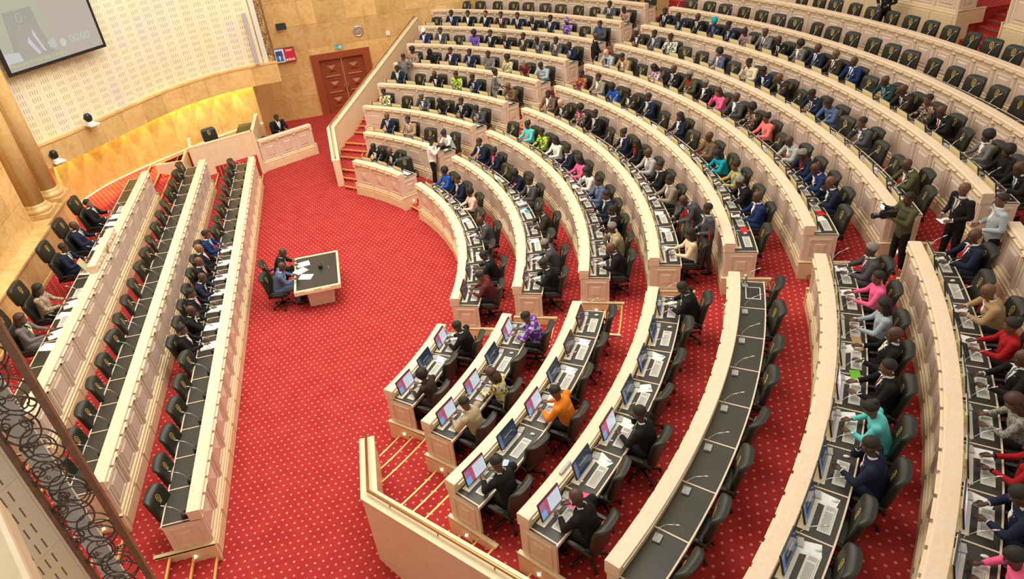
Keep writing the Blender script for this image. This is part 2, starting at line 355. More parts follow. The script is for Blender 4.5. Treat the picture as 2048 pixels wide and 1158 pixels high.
def desk(p, label, group, diamond=False, lit=True, cat='desk', stepl=True):
    root = thing('curved_desk' if p.kind == 'arc' else 'long_desk', label, cat, p.P(p.n/2, 0, p.F), 0, group)
    inv = Matrix.Translation(-Vector(root.location))
    def out(mb, name, mats, **kw):
        mb.v = [tuple(Vector(v)-Vector(root.location)) for v in mb.v]
        return mb.obj(name, mats, root, **kw)
    Zr, Fz, n, e = p.Z, p.F, p.n, p.end
    t0, t1 = -e, n+e
    L = p.len()
    # rail cap with its small mouldings
    m = MB()
    p.band(m, t0, t1, [(-.115, Zr-.085), (-.125, Zr-.02), (-.10, Zr), (.11, Zr), (.12, Zr-.02), (.12, Zr-.05), (.10, Zr-.055), (.10, Zr-.24), (.03, Zr-.24), (.03, Zr-.10)], 0)
    for t, s in ((t0, 1), (t1, -1)): p.blk(m, min(t-.004/L*s, t+.10/L*s), max(t-.004/L*s, t+.10/L*s), -.118, .104, Zr-.247, Zr-.06)
    out(m, 'rail', M['rail'])
    m = MB()
    p.band(m, t0, t1, [(-.10, Zr-.085), (-.02, Zr-.085), (-.02, Zr-.21), (-.075, Zr-.21)], 0)
    for i in range(2*n):
        a = i/2+.035/L; b = (i+1)/2-.035/L; c = .035/L
        m.hexa([p.P(a+c, -.08, Zr-.185), p.P(b-c, -.08, Zr-.185), p.P(b, -.02, Zr-.185), p.P(a, -.02, Zr-.185),
                p.P(a, -.155, Zr-.095), p.P(b, -.155, Zr-.095), p.P(b, -.02, Zr-.09), p.P(a, -.02, Zr-.09)], 0)
    out(m, 'cornice', M['mould'])
    # panelled front: backing, pilasters, fields
    m = MB(); zb, zt = Fz+.03, Zr-.20
    p.band(m, t0, t1, [(-.055, zb), (.03, zb), (.03, zt), (-.055, zt)], 0)
    hw = .055/L
    for i in range(n+1):
        c = min(max(i, t0+hw), t1-hw)
        p.blk(m, c-hw, c+hw, -.085, -.05, zb, zt-.02, 0)
        p.blk(m, c-hw*.45, c+hw*.45, -.10, -.08, zb+.03, zt-.05, 0)
        m.hexa([p.P(c-hw, -.085, zt-.06), p.P(c+hw, -.085, zt-.06), p.P(c+hw, -.05, zt-.06), p.P(c-hw, -.05, zt-.06),
                p.P(c-hw, -.125, zt-.01), p.P(c+hw, -.125, zt-.01), p.P(c+hw, -.05, zt-.01), p.P(c-hw, -.05, zt-.01)], 0)
    for i in range(n):
        a, b = i+.14/L, i+1-.14/L; z0, z1 = zb+.07, zt-.08; g = .035/L; h = .035
        # raised frame round each field
        for (ta, tb, za, zb2) in ((a, b, z0, z0+h), (a, b, z1-h, z1), (a, a+g, z0+h, z1-h), (b-g, b, z0+h, z1-h)):
            p.blk(m, ta, tb, -.075, -.05, za, zb2, 0)
    out(m, 'front_panels', M['panel'])
    for i in range(n):
        m = MB()
        a, b = i+.20/L, i+1-.20/L; z0, z1 = zb+.125, zt-.135; c = .05/L
        if diamond:
            v = [m.vert(p.P(a, -.055, z0)), m.vert(p.P(b, -.055, z0)), m.vert(p.P(b, -.055, z1)), m.vert(p.P(a, -.055, z1)), m.vert(p.P((a+b)/2, -.11, (z0+z1)/2))]
            for j in range(4): m.face((v[j], v[(j+1) % 4], v[4]))
            m.face(v[:4])
        else:
            A = [(a, z0), (b, z0), (b, z1), (a, z1)]; B = [(a+c, z0+.05), (b-c, z0+.05), (b-c, z1-.05), (a+c, z1-.05)]
            m.hexa([p.P(t, -.052, z) for t, z in A]+[p.P(t, -.085, z) for t, z in B])
        out(m, 'raised_field', M['field'])
    # plinth with stepped moulding down to the floor in front
    m = MB(); f0 = p.F0-.02
    p.band(m, t0, t1, [(-.115, f0), (.02, f0), (.02, Fz+.04), (-.07, Fz+.04), (-.095, Fz+.02), (-.095, Fz-.03), (-.12, Fz-.05), (-.12, Fz-.08), (-.105, Fz-.09)], 0)
    for i in range(0, n):
        p.blk(m, i+.05/L, i+1-.05/L, -.128, -.10, f0+.05, Fz-.13, 0)
    out(m, 'plinth', M['plinth'])
    # worktop
    m = MB(); zt = Zr-.22
    p.band(m, t0, t1, [(.09, zt-.035), (.60, zt-.035), (.60, zt), (.09, zt)], 0)
    out(m, 'worktop', M['top'])
    m = MB()
    p.band(m, t0, t1, [(.60, zt-.06), (.625, zt-.06), (.625, zt+.004), (.60, zt+.004)], 0)
    for i in range(n+1):
        c = min(max(i, t0+.012/L), t1-.012/L); p.blk(m, c-.011/L, c+.011/L, .10, .602, zt-.01, zt+.005)
    out(m, 'edge_strip', M['rail'])
    if lit:
        m = MB(); p.band(m, t0+.1, t1-.1, [(.101, Zr-.080), (.113, Zr-.080), (.113, Zr-.062), (.101, Zr-.062)], 0)
        out(m, 'strip_light', M['lamp'])
    # ends
    for q, t in ((0, t0), (1, t1)):
        sg = 1 if q else -1; th = .04/L*sg
        m = MB(); ta, tb = (t-th, t) if q else (t, t-th)
        p.blk(m, min(t+.1*th, t-th), max(t+.1*th, t-th), -.058, .603, Fz+.015, Zr-.232)
        for (d0, d1, z0, z1) in ((.03, .52, Fz+.10, Fz+.14), (.03, .52, Zr-.36, Zr-.32), (.03, .07, Fz+.14, Zr-.36), (.48, .52, Fz+.14, Zr-.36)):
            p.blk(m, *sorted((t-.2*th, t+.5*th)), d0, d1, z0, z1)
        m.hexa([p.P(t, d, z) for d, z in ((.15, Fz+.22), (.40, Fz+.22), (.40, Zr-.44), (.15, Zr-.44))]+[p.P(t+.5*th, d, z) for d, z in ((.19, Fz+.26), (.36, Fz+.26), (.36, Zr-.48), (.19, Zr-.48))])
        ep = out(m, 'end_panel', M['panel'])
        # plinth return along the aisle with its little step light
        m = MB(); w = .07/L*sg
        lo, hi = min(t-.01, t+w), max(t-.01, t+w)
        rise = Fz-p.F0
        p.blk(m, lo, hi, -.13, .42, Fz-rise*.98, Fz+.05)
        p.blk(m, lo, hi, .42, .95, Fz-rise*.36, Fz+.05)
        p.blk(m, lo, hi, -.14, .97, Fz+.02, Fz+.06)
        pr = out(m, 'plinth_return', M['plinth'])
        m = MB(); c = p.P(t+w*1.05, .28, Fz-rise*.35); c2 = p.P(t+w*1.3, .28, Fz-rise*.35)
        m.tube([c, c2], .015, 10)
        led = m
        if not stepl: continue
        led.v = [tuple(Vector(v)-Vector(root.location)) for v in led.v]; led.obj('step_light', M['led'], pr)
    return root

ORD = ['first', 'second', 'third', 'fourth', 'fifth', 'sixth', 'seventh', 'eighth', 'ninth', 'tenth', 'eleventh', 'twelfth', 'thirteenth', 'fourteenth', 'fifteenth',
       'sixteenth', 'seventeenth', 'eighteenth', 'nineteenth', 'twentieth', 'twenty-first', 'twenty-second', 'twenty-third', 'twenty-fourth', 'twenty-fifth']
BLK = {'U': 'far block', 'M': 'middle block', 'L': 'near block'}
PATHS = {}
for nm, S in (('U', U_), ('M', M_), ('L', L_)):
    for k, (a, b, n) in enumerate(S, 1):
        p = Path('arc', k, a, b, n); PATHS[nm+str(k)] = p
        desk(p, f"curved limed oak desk with black top, {ORD[k-1]} row out from the central floor, {BLK[nm]}", {'U': 'far block desks', 'M': 'middle block desks', 'L': 'near block desks'}[nm], diamond=(k == 1), lit=(k <= 8))
PATHS['P1'] = Path('line', 1, 8.98, -8.96, 21)
PATHS['P2'] = Path('line', 2, 8.30, -8.12, 19)
PATHS['P3'] = Path('line', 3, 6.85, -6.15, 13)
desk(PATHS['P1'], 'long straight oak bench desk facing the central red floor, lowest of three', 'presidium desks', diamond=True, lit=False)
desk(PATHS['P2'], 'long straight oak bench desk in the middle of the three on the left', 'presidium desks', lit=False)
desk(PATHS['P3'], 'long straight oak bench desk of the presidium, topmost of the three', 'presidium desks', lit=False)

# ---------------------------------------------------------------- floors and tiers (red carpet)
def amax(r): return min(56.8, math.degrees(acos(min(1, 6.57/r))))
m = MB()
m.quad((-12, -22, -.001), (34, -22, -.001), (34, 19, -.001), (-12, 19, -.001))
tag(m.obj('floor', M['carpet'], recalc=False), kind='structure')
nos = []
NOS = (.12, .52, .92)
def arcslab(mb, r0, r1, a0, a1, z0, z1, clip=False, mi=0, da=2.0):
    n = max(1, int(math.ceil((a0-a1)/da))); R = []
    for i in range(n+1):
        row = []
        for r, z in ((r0, z0), (r1, z0), (r1, z1), (r0, z1)):
            A0, A1 = a0, a1
            if clip:
                if A0 > 50: A0 = amax(r)
                if A1 < -50: A1 = -amax(r)
            a = radians(A0+(A1-A0)*i/n); row.append(Vector((r*cos(a), r*sin(a), z)))
        R.append(row)
    mb.rings(R, mi, False, True)
rise = lambda k: F(k)-F(k-1)
for k in range(1, 11):
    m = MB()
    R0, R1 = RR(k), RR(k+1); zb = F(k-1)-.3
    arcslab(m, R0-.02, R1+.02, M_[k-1][0]+.1, M_[k-1][1]-.1, zb, F(k))
    ga = U_[k-1][1] if k <= 9 else 27
    gb = L_[k-1][0] if k <= 8 else -27
    aisles = [(ga, M_[k-1][0]), (M_[k-1][1], gb)]
    if k <= 9: arcslab(m, R0-.02, R1+.02, U_[k-1][0]+.1, U_[k-1][1]-.12, zb, F(k)); aisles.append((60, U_[k-1][0]))
    if k <= 8: arcslab(m, R0-.02, R1+.02, L_[k-1][0]+.12, L_[k-1][1]-.1, zb, F(k)); aisles.append((L_[k-1][1], -60))
    for a0, a1 in aisles:
        clip = a0 > 50 or a1 < -50
        for i, d in enumerate(NOS):
            r = R0+d; z = F(k-1)+rise(k)*(i+1)/3
            arcslab(m, r, R1+NOS[0]+.02, a0+.1, a1-.1, zb, z-.0006*(3-i), clip)
            nos.append((r, a0, a1, z, clip))
    tag(m.obj('floor', M['carpet']), kind='structure')
for i, (r, a0, a1, z, clip) in enumerate(nos):
    m = MB(); arcslab(m, r-.025, r+.012, a0, a1, z-.05, z+.006, clip)
    tag(m.obj('stair_nosing', M['nosing'] if r < 16 else M['brass']), kind='structure')
# presidium tiers: straight steps
for k in (1, 2, 3):
    x1 = PX[k]+.02; x0 = PX[k+1] if k < 3 else -6.5
    m = MB(); zb = PF[k-1]-.3; ya, yb = PATHS['P%d' % k].y0+.05, PATHS['P%d' % k].y0-PATHS['P%d' % k].w*PATHS['P%d' % k].n-.05
    far = 10.2 if k < 3 else 13.5; near = -12.2 if k < 3 else -12.6
    m.box((x0-.1, yb, zb), (x1, ya, PF[k]))
    for (y0, y1) in ((ya, far), (near, yb)):
        for i, d in enumerate((-.06, .32, .70)):
            z = PF[k-1]+(PF[k]-PF[k-1])*(i+1)/3
            m.box((x0-.1, y0, zb), (PX[k]-d, y1, z-.0006*(3-i)))
            n2 = MB(); n2.box((PX[k]-d-.012, y0, z-.05), (PX[k]-d+.025, y1, z+.006)); tag(n2.obj('stair_nosing', M['nosing']), kind='structure')
    tag(m.obj('floor', M['carpet']), kind='structure')

# ---------------------------------------------------------------- stair parapets
def parapet(sg, label):
    root = thing('stair_parapet', label, 'parapet', (6.45, sg*8.0, 0), 0, None)
    A = Vector((6.45, sg*7.85)); B = Vector((6.45, sg*9.95)); c57 = radians(56.8+.4)
    rb = B.length; ur = Vector((cos(c57), sg*sin(c57)))
    C = B+ur*14.0
    pts = [(A, .0, 1.10), (B, .0, 1.72), (C, 0, 1.72+14*.25)]
    th = .13
    m = MB(); R = []
    nrm = [Vector((1, 0)), (Vector((1, 0))+Vector((ur.y*sg, -ur.x*sg))*1).normalized()*1.05, Vector((ur.y*sg, -ur.x*sg))]
    o = Vector(root.location)
    for (q, z0, z1), nn in zip(pts, nrm):
        nn = Vector((nn.x, nn.y)) if abs(nn.x) > 0 else nn
        if nn.x < 0: nn = -nn
        a = q-nn*th; b = q+nn*th
        R.append([Vector((a.x, a.y, z0-.3))-o, Vector((b.x, b.y, z0-.3))-o, Vector((b.x, b.y, z1-.04))-o, Vector((a.x, a.y, z1-.04))-o])
    m.rings(R, 0, False, True)
    m.obj('wall_body', M['cream'], root)
    m = MB(); R2 = []
    for (q, z0, z1), nn in zip(pts, nrm):
        if nn.x < 0: nn = -nn
        a = q-nn*(th+.02); b = q+nn*(th+.02)
        R2.append([Vector((a.x, a.y, z1-.04))-o, Vector((b.x, b.y, z1-.04))-o, Vector((b.x, b.y, z1))-o, Vector((a.x, a.y, z1))-o])
    m.rings(R2, 0, False, True); m.obj('coping', M['mould'], root)
    m = MB()
    off = -.05
    hr = [Vector((q.x, q.y, z1+.10))-o for q, z0, z1 in pts]; hr[0].y += sg*.25*0
    m.tube([hr[0]+Vector((0, 0, 0)), hr[1], hr[2]], .028, 10)
    h = m.obj('handrail', M['brass'], root)
    for i in range(2): pass
    S = [(pts[0], pts[1], .12), (pts[0], pts[1], .8)]+[(pts[1], pts[2], (j+.5)/11) for j in range(11)]
    for a, b, f in S:
        q = a[0].lerp(b[0], f); z = a[2]+(b[2]-a[2])*f
        mm = MB(); mm.tube([Vector((q.x, q.y, z-.01))-o, Vector((q.x, q.y, z+.10))-o], .012, 6); mm.obj('bracket', M['brass'], h)
parapet(1, 'tall cream sloping stair parapet with brass handrail beside far staircase')
parapet(-1, 'cream stair parapet with brass handrail at the bottom, beside near staircase')
# ---------------------------------------------------------------- chairs
def sgp(x, e): return math.copysign(abs(x)**e, x)
def cushion(mb, c, h, e=.45, n=20, k=12, M=None, mi=0, fn=None):
    R = []
    for i in range(1, k):
        t = -pi/2+pi*i/k; ring = []
        for j in range(n):
            a = 2*pi*j/n
            p = Vector((h[0]*sgp(cos(t), e)*sgp(cos(a), e), h[1]*sgp(cos(t), e)*sgp(sin(a), e), h[2]*sgp(sin(t), e)))
            if fn: p = fn(p)
            if M is not None: p = M @ p
            ring.append(p+Vector(c))
        R.append(ring)
    mb.rings(R, mi, True, True)
def emblem_mesh(name='emblem', s=1.0):
    m = MB(); R = []
    for i in range(22):
        a = 2*pi*i/22; c = Vector((cos(a)*.038*s, 0, sin(a)*.052*s)); d = Vector((cos(a), 0, sin(a)))
        R.append([c+d*.006*s+Vector((0, .004, 0)), c+d*.006*s, c-d*.006*s, c-d*.006*s+Vector((0, .004, 0))])
    n = len(m.v)
    for r in R: m.v += [tuple(p) for p in r]
    for i in range(22):
        for j in range(4):
            m.face((n+i*4+j, n+i*4+(j+1) % 4, n+((i+1) % 22)*4+(j+1) % 4, n+((i+1) % 22)*4+j))
    for (a, b) in (((-.018, -.022), (.018, -.014)), ((-.006, -.03), (.006, .026)), ((-.02, .004), (.02, .012)), ((-.03, -.075), (.03, -.064)), ((-.02, -.062), (-.012, -.05)), ((.012, -.062), (.02, -.05))):
        m.box((a[0]*s, 0, a[1]*s), (b[0]*s, .004, b[1]*s))
    return m.mesh(name, M['gold'])
EMB = emblem_mesh(s=1.35)
def chair_parts(tall=False):
    P = {}
    top = 1.52 if tall else 1.08; sz = .47
    tilt = Matrix.Rotation(radians(11), 4, 'X')
    m = MB(); cushion(m, (0, .0, sz), (.265, .27, .062), .42)
    P['seat'] = (m.mesh('seat', M['leather']), None)
    m = MB(); hz = (top-.50)/2
    def bend(p):
        u = p.z/hz
        if not tall and u > .72: p = p+Vector((0, -.06*((u-.72)/.28)**1.3, 0))
        w = p.x/.27; return p+Vector((0, .035*w*w, 0))
    Mx = Matrix.Translation((0, -.285, .50+hz)) @ tilt
    if tall:
        hl = hz*.60; cushion(m, Mx @ Vector((0, .01, -hz+hl*.90)), (.33, .08, hl), .4, M=tilt.to_3x3().to_4x4(), fn=lambda p: p+Vector((0, .03*(p.x/.27)**2, 0)), k=14)
        hu = hz*.46; cushion(m, Mx @ Vector((0, .0, hz-hu)), (.32, .075, hu), .4, M=tilt.to_3x3().to_4x4())
    else:
        cushion(m, (0, 0, 0), (.275, .058, hz), .38, n=24, k=18, M=Mx, fn=bend)
    P['backrest'] = (m.mesh('backrest', M['leather']), None)
    ez = top-.15
    e = EMB; em = Mx @ Matrix.Translation((0, .066 if not tall else .080, hz-.17))
    P['emblem'] = (e, em)
    for s in (-1, 1):
        m = MB()
        m.tube([(s*.27, -.24, sz-.02), (s*.30, -.22, .57), (s*.30, -.10, .60), (s*.30, .12, .60), (s*.295, .20, .56), (s*.27, .17, sz-.02)], .026, 8)
        cushion(m, (s*.30, -.0, .612), (.038, .16, .022), .5, n=12, k=7)
        P['armrest%d' % s] = (m.mesh('armrest', M['leather']), None)
    m = MB(); m.tube([(0, 0, .10), (0, 0, .30)], .03, 10); m.tube([(0, 0, .29), (0, 0, .42)], .045, 10)
    m.box((-.12, -.12, .40), (.12, .12, .42))
    P['gas_column'] = (m.mesh('gas_column', M['plastic']), None)
    m = MB()
    for i in range(5):
        a = 2*pi*i/5+.3; m.tube([(0, 0, .115), (cos(a)*.16, sin(a)*.16, .10), (cos(a)*.30, sin(a)*.30, .065)], [.03, .024, .016], 8)
    P['star_base'] = (m.mesh('star_base', M['plastic']), None)
    m = MB(); m.tube([(-.016, 0, .028), (.016, 0, .028)], .028, 10); m.tube([(0, 0, .03), (0, 0, .07)], .008, 6)
    cst = m.mesh('caster', M['plastic'])
    for i in range(5):
        a = 2*pi*i/5+.3; P['caster%d' % i] = (cst, Matrix.Translation((cos(a)*.295, sin(a)*.295, 0)) @ Matrix.Rotation(a, 4, 'Z'))
    return P
CH = {'n': chair_parts(), 't': chair_parts(True)}
FARCH = ('seat', 'backrest', 'emblem', 'armrest-1', 'armrest1', 'gas_column', 'star_base')
def chair(kind, near, label, loc, rz, group, name='swivel_chair'):
    root = thing(name, label, 'chair', loc, rz, group); root.scale = (1.08, 1.08, 1.06)
    for k, (me, mt) in CH[kind].items():
        if not near and k not in FARCH: continue
        if not near and k == 'star_base' : pass
        o = bpy.data.objects.new(me.name.split('.')[0], me); COL.objects.link(o); o.parent = root
        if mt is not None: o.matrix_local = mt
    return root

# ---------------------------------------------------------------- things on the desks
def mats(o, *ms):
    for i, mt in enumerate(ms):
        o.material_slots[i].link = 'OBJECT'; o.material_slots[i].material = mt
def part(me, parent, loc=None, rot=None, name=None):
    o = bpy.data.objects.new(name or me.name.split('.')[0], me); COL.objects.link(o); o.parent = parent
    if loc: o.location = loc
    if rot: o.rotation_euler = rot
    return o
# monitor: origin on desk, screen faces -Y-ish user?  local +Y = direction the user looks
def mon_meshes():
    T = Matrix.Translation((0, 0, .035)) @ Matrix.Rotation(radians(-14), 4, 'X')      # top leans away from the user (+Y)
    w, h = .265, .168
    m = MB(); R = []
    m.hexa([T @ Vector(p) for p in ((-w, -.008, 0), (w, -.008, 0), (w, .012, 0), (-w, .012, 0), (-w, -.008, 2*h), (w, -.008, 2*h), (w, .012, 2*h), (-w, .012, 2*h))])
    bez = m.mesh('bezel', M['plastic'])
    m = MB(); g = .018
    q = [T @ Vector(p) for p in ((-w+g, -.0095, g), (w-g, -.0095, g), (w-g, -.0095, 2*h-g), (-w+g, -.0095, 2*h-g))]
    m.quad(*q, uv=[(0, 0), (1, 0), (1, 1), (0, 1)]); scr = m.mesh('screen', M['page'], recalc=False, uvs=True)
    m = MB()
    m.hexa([T @ Vector(p) for p in ((-w, .012, .0), (w, .012, .0), (w, .022, .0), (-w, .022, .0), (-w*.96, .012, 2*h-.004), (w*.80, .012, 2*h-.004), (w*.80, .022, 2*h-.004), (-w*.96, .022, 2*h-.004))])
    m.hexa([T @ Vector(p) for p in ((-.05, .02, .06), (.05, .02, .06), (.05, .04, .06), (-.05, .04, .06), (-.04, .02, .14), (.04, .02, .14), (.04, .04, .14), (-.04, .04, .14))])
    bk = m.mesh('back_cover', M['silver'])
    m = MB(); m.box((-.31, -.06, -.004), (.31, .09, .004)); m.box((-.05, 0, 0), (.05, .06, .05))
    st = m.mesh('stand', M['tray'])
    return bez, scr, bk, st
MONM = mon_meshes()
def monitor(kind, label, loc, rz):
    root = thing('desk_monitor', label, 'monitor', loc, rz, None)
    a, b, c, d = MONM
    part(a, root); s = part(b, root); part(c, root); part(d, root)
    if kind != 'p': mats(s, M['dark'] if kind == 'd' else M['dim'])
    return root
m = MB(); m.box((-.245, -.085, 0), (.245, .085, .008)); TRAY = m.mesh('keyboard_tray', M['tray'])
m = MB(); m.box((-.215, -.06, .008), (.215, .055, .022)); KB = m.mesh('keyboard_body', M['white'])
m = MB()
for r in range(5):
    y = -.048+r*.021
    for c in range(17):
        x = -.205+c*.0245
        if c in (13,): continue
        if r == 0 and 3 < c < 9: 
            if c == 4: m.box((x, y, .02), (x+.0245*5-.005, y+.017, .027))
            continue
        m.box((x, y, .02), (x+.0195, y+.016, .027))
KEYS = m.mesh('keys', M['keys'])
m = MB(); m.ell((0, 0, .008), (.028, .048, .02), 12, 8); MOUSE = m.mesh('mouse_body', M['white'])
m = MB(); m.box((-.07, -.055, 0), (.07, .055, .03)); m.box((-.045, -.03, .03), (.02, .03, .034)); MICB = m.mesh('base_unit', M['grey'])
m = MB(); m.tube([(.03, .03, .03), (.03, .0, .20), (.03, -.10, .33), (.03, -.22, .40)], .005, 6); MICN = m.mesh('gooseneck', M['chrome'])
m = MB(); m.tube([(.03, -.215, .398), (.03, -.29, .43)], .010, 8); MICH = m.mesh('mic_head', M['chrome'])
m = MB(); m.box((-.105, -.148, 0), (.105, .148, .002)); PAPER = m.mesh('sheet', M['paper'])
m = MB(); m.tube([(0, 0, 0), (0, 0, .03)], [.06, .05], 12); m.ell((0, .0, .07), (.055, .055, .045), 12, 8); m.tube([(-.07, 0, .09), (.07, .0, .09)], .02, 8); PHONE = m.mesh('console_body', M['plastic'])
def keyboard(label, loc, rz):
    r = thing('computer_keyboard', label, 'keyboard', loc, rz); part(TRAY, r); part(KB, r); part(KEYS, r); return r
def keyboard_far(label, loc, rz):
    r = thing('computer_keyboard', label, 'keyboard', loc, rz); part(TRAY, r); part(KB, r); return r
def mic(label, loc, rz, dark=False):
    r = thing('gooseneck_microphone', label, 'microphone', loc, rz)
    b = part(MICB if not dark else PHONE, r); part(MICN, r); part(MICH, r); return r
def single(me, name, label, cat, loc, rz, group=None, rot=None):
    o = bpy.data.objects.new(name, me); COL.objects.link(o); o.location = loc; o.rotation_euler = (0, 0, rz); return tag(o, label, cat, group)
def cloth_label(c): return CLOTH[c][0]

# where everyone sits. '-' = empty chair; else: gender, jacket, shirt, tie('.'none, '-'open), hair, pose, skin
def sp(s):
    if s in '-': return None
    a = s.split(); 
    return dict(g=a[0], j=a[1], s=a[2], t=a[3], h=a[4], p=int(a[5]) if len(a) > 5 else 0, k=int(a[6]) if len(a) > 6 else 0)
SEATS = {
'U1': ['m k w - s 1', 'm k w - b 1', '-'],
'U2': ['m n w c b', 'm Y w v s', '-', 'w w . . u 1'],
'U3': ['w y . . s', '-', 'm c w - g 3', 'w k . . l 1', 'm k w c s', 'm c w c s 1'],
'U4': ['m n w l s', '-', 'm k w - b 1', 'w f . . u', 'm n w B s 3', '-', 'm d d . b 1'],
'U5': ['w J . . a', 'w k . . K 1', 'm n P - s', 'm n L - s', 'm g g . s', 'w X . . a', 'w m . . G 1 4', 'm L L . s 1'],
'U6': ['w u w - I', 'm c w - s', '-', 'w v . . a', 'm k w b s', 'm k w r b 1', 'm D w d s', 'm c w n s 1', 'm c w r s', 'm n w b s 1'],
'U7': ['-', 'm n w v s', 'm k w - s', 'm k w l s 2 3', 'm D w r s', 'm n w r s', 'm k w d b 1', 'm n w g s', 'w x . . V', '-', 'm c b - s'],
'U8': ['-']*10+['m c w k s', 'w J . . s 1'],
'U9': [None]*10+['-']*3,
'M1': ['w b . . a', 'm n w l s', 'w P . . a', '-', 'm c w - b 1', '-', 'm k w - s 1', 'm m m . s 1'],
'M2': ['m n w L s', 'w n p - u', '-', 'w n . . a 1', 'm c w d s', '-', 'm D w - s 1', '-', 'm c w - g 1', 'm k w n s 1'],
'M3': ['-', 'w T . . u', 'w f . . s', 'w w . . l', 'w n w r u', 'w p . . l', 'w w . . l 3', 'm B L B s 0 2', 'm n w L s', 'm k w L s', 'm s w - g 3', 'm k w l b 1'],
'M4': ['m d w - s', 'm D w - b 1 4', 'w z p . a', 'm k w l s', '-', 'w n w - u', 'w k r - l', 'm l w - b', 'm k w c s', 'm S w - s', '-', '-', 'w e . . l'],
'M5': ['w R . . s', 'm S w - s', 'w b . . a 1', 'm D w - s 1', 'm n w l s', '-', 'w n w - l', '-', 'm d d . b', 'w t . . l 1', 'w O . . u', 'm k w - g 1', 'm u w - b', '-'],
'M6': ['m L k . b 1 4', 'm Y w - s 1', '-', 'w F . . l 1', 'm k w c b', 'm q r . g', 'w k w - G', 'w p . . r 3 3', 'm c w - b', 'w z . . a', 'w C . . u', '-', 'm l w - b 1', 'm n r r g 1', 'm u w - b 1', 'm n w - b 3', '-'],
'M7': ['m D w - g 3', 'm c w l s', 'm W W . s', '-', '-', 'w B P - a 0 3', '-', 'm e w - s 3', 'm n w - s 1', 'm D w g b 1', '-', 'm n w n s 1', 'm B B . s 1', '-', 'm c w - s 3', '-', '-', 'm q w - b 1', '-'],
'M8': ['m k w k s', 'm n L - s 1', 'm k w k b', 'w n B . Q', 'm n L - s 3', 'w M . . u 1', 'm g w k b', 'm k w m b 1', 'w g w - a', 'm n w B b', 'm D w D b 0 2', 'm u w u b', '-', 'm h L B b 1', 'm D w m b 1', 'w z . . s', 'm k w r b 1', '-', 'w g w - a', 'w k . . a', 'm k w B b 1'],
'M9': ['-']*18+[None]*4,
'M10': [None]*5+['-']*13+[None]*7,
'L1': ['m k w - s 1', '-', 'w D . . a 1'],
'L2': ['m x x . s 1', '-', 'w X . . r 1', 'm s w - s 1'],
'L3': ['-', '-', '-', 'm o o . s 1', '-', 'm k w - s 1'],
'L4': ['m k L - s 1', '-', '-', '-', 'm k w - s 3', '-', 'm k w - b 1'],
'L5': ['-']*8,
'L6': ['m c w r g', 'w p . . s', 'w L . . l', 'm k w y b 2', 'm k w m s', 'w T . . u 1', 'm n w - s 3', '-', '-', None],
'L7': ['m n w r b', '-', 'm Y w - b 1 2', 'w r . . u', 'm k w B b', 'w K . . r 1', 'w r k - s', 'm n w - s 1', 'w p . . s 1', None, None],
'L8': [None]*12,
'P1': ['-']*8+['m u w b s', 'm k w p b 2 3', 'm k w r b 0 2', 'm n w B b 1', 'm k w p s', 'm k w - b 3', 'm k w P s']+['-']*6,
'P2': ['-']*19,
'P3': [None]*13,
}
ORDW = lambda i: ORD[i]
def where(nm, i):
    b = nm[0]; k = int(nm[1:])
    if b == 'P': return f"{ORD[i]} from far end, " + ('lowest straight bench' if k == 1 else 'middle straight bench')
    return f"{ORD[i]} from far end, {ORD[k-1]} row, {BLK[b]}"
HAIR = dict(s='short black hair', b='shaved head', g='grey hair', G='short grey hair', a='rounded curly hair', l='long dark hair', u='pinned-up hair', r='shoulder-length brown hair',
            I='white headscarf', K='black headscarf', V='purple headwrap', Q='turquoise headwrap')
def person_label(s, nm, i):
    j = cloth_label(s['j'])
    if s['t'] not in '-.' : c = f"{j} suit, {CLOTH[s['t']][0]} tie"
    elif s['t'] == '-': c = f"{j} jacket, {CLOTH[s['s']][0]} shirt"
    else: c = f"{j} top"
    c = c.replace('yellow and black striped', 'yellow'); return f"person in {c}, {where(nm, i)}"
SCR = {'L1': 'pdp', 'L2': 'pdpp', 'L3': 'mmdpdp', 'L4': 'dddddpdp'[1:], 'L6': 'mmmmpmddddd', 'L7': 'mmmmmmmpddd', 'M1': 'm'*8, 'M2': 'm'*10, 'M3': 'm'*12, 'M4': 'm'*13}
HOOK = []
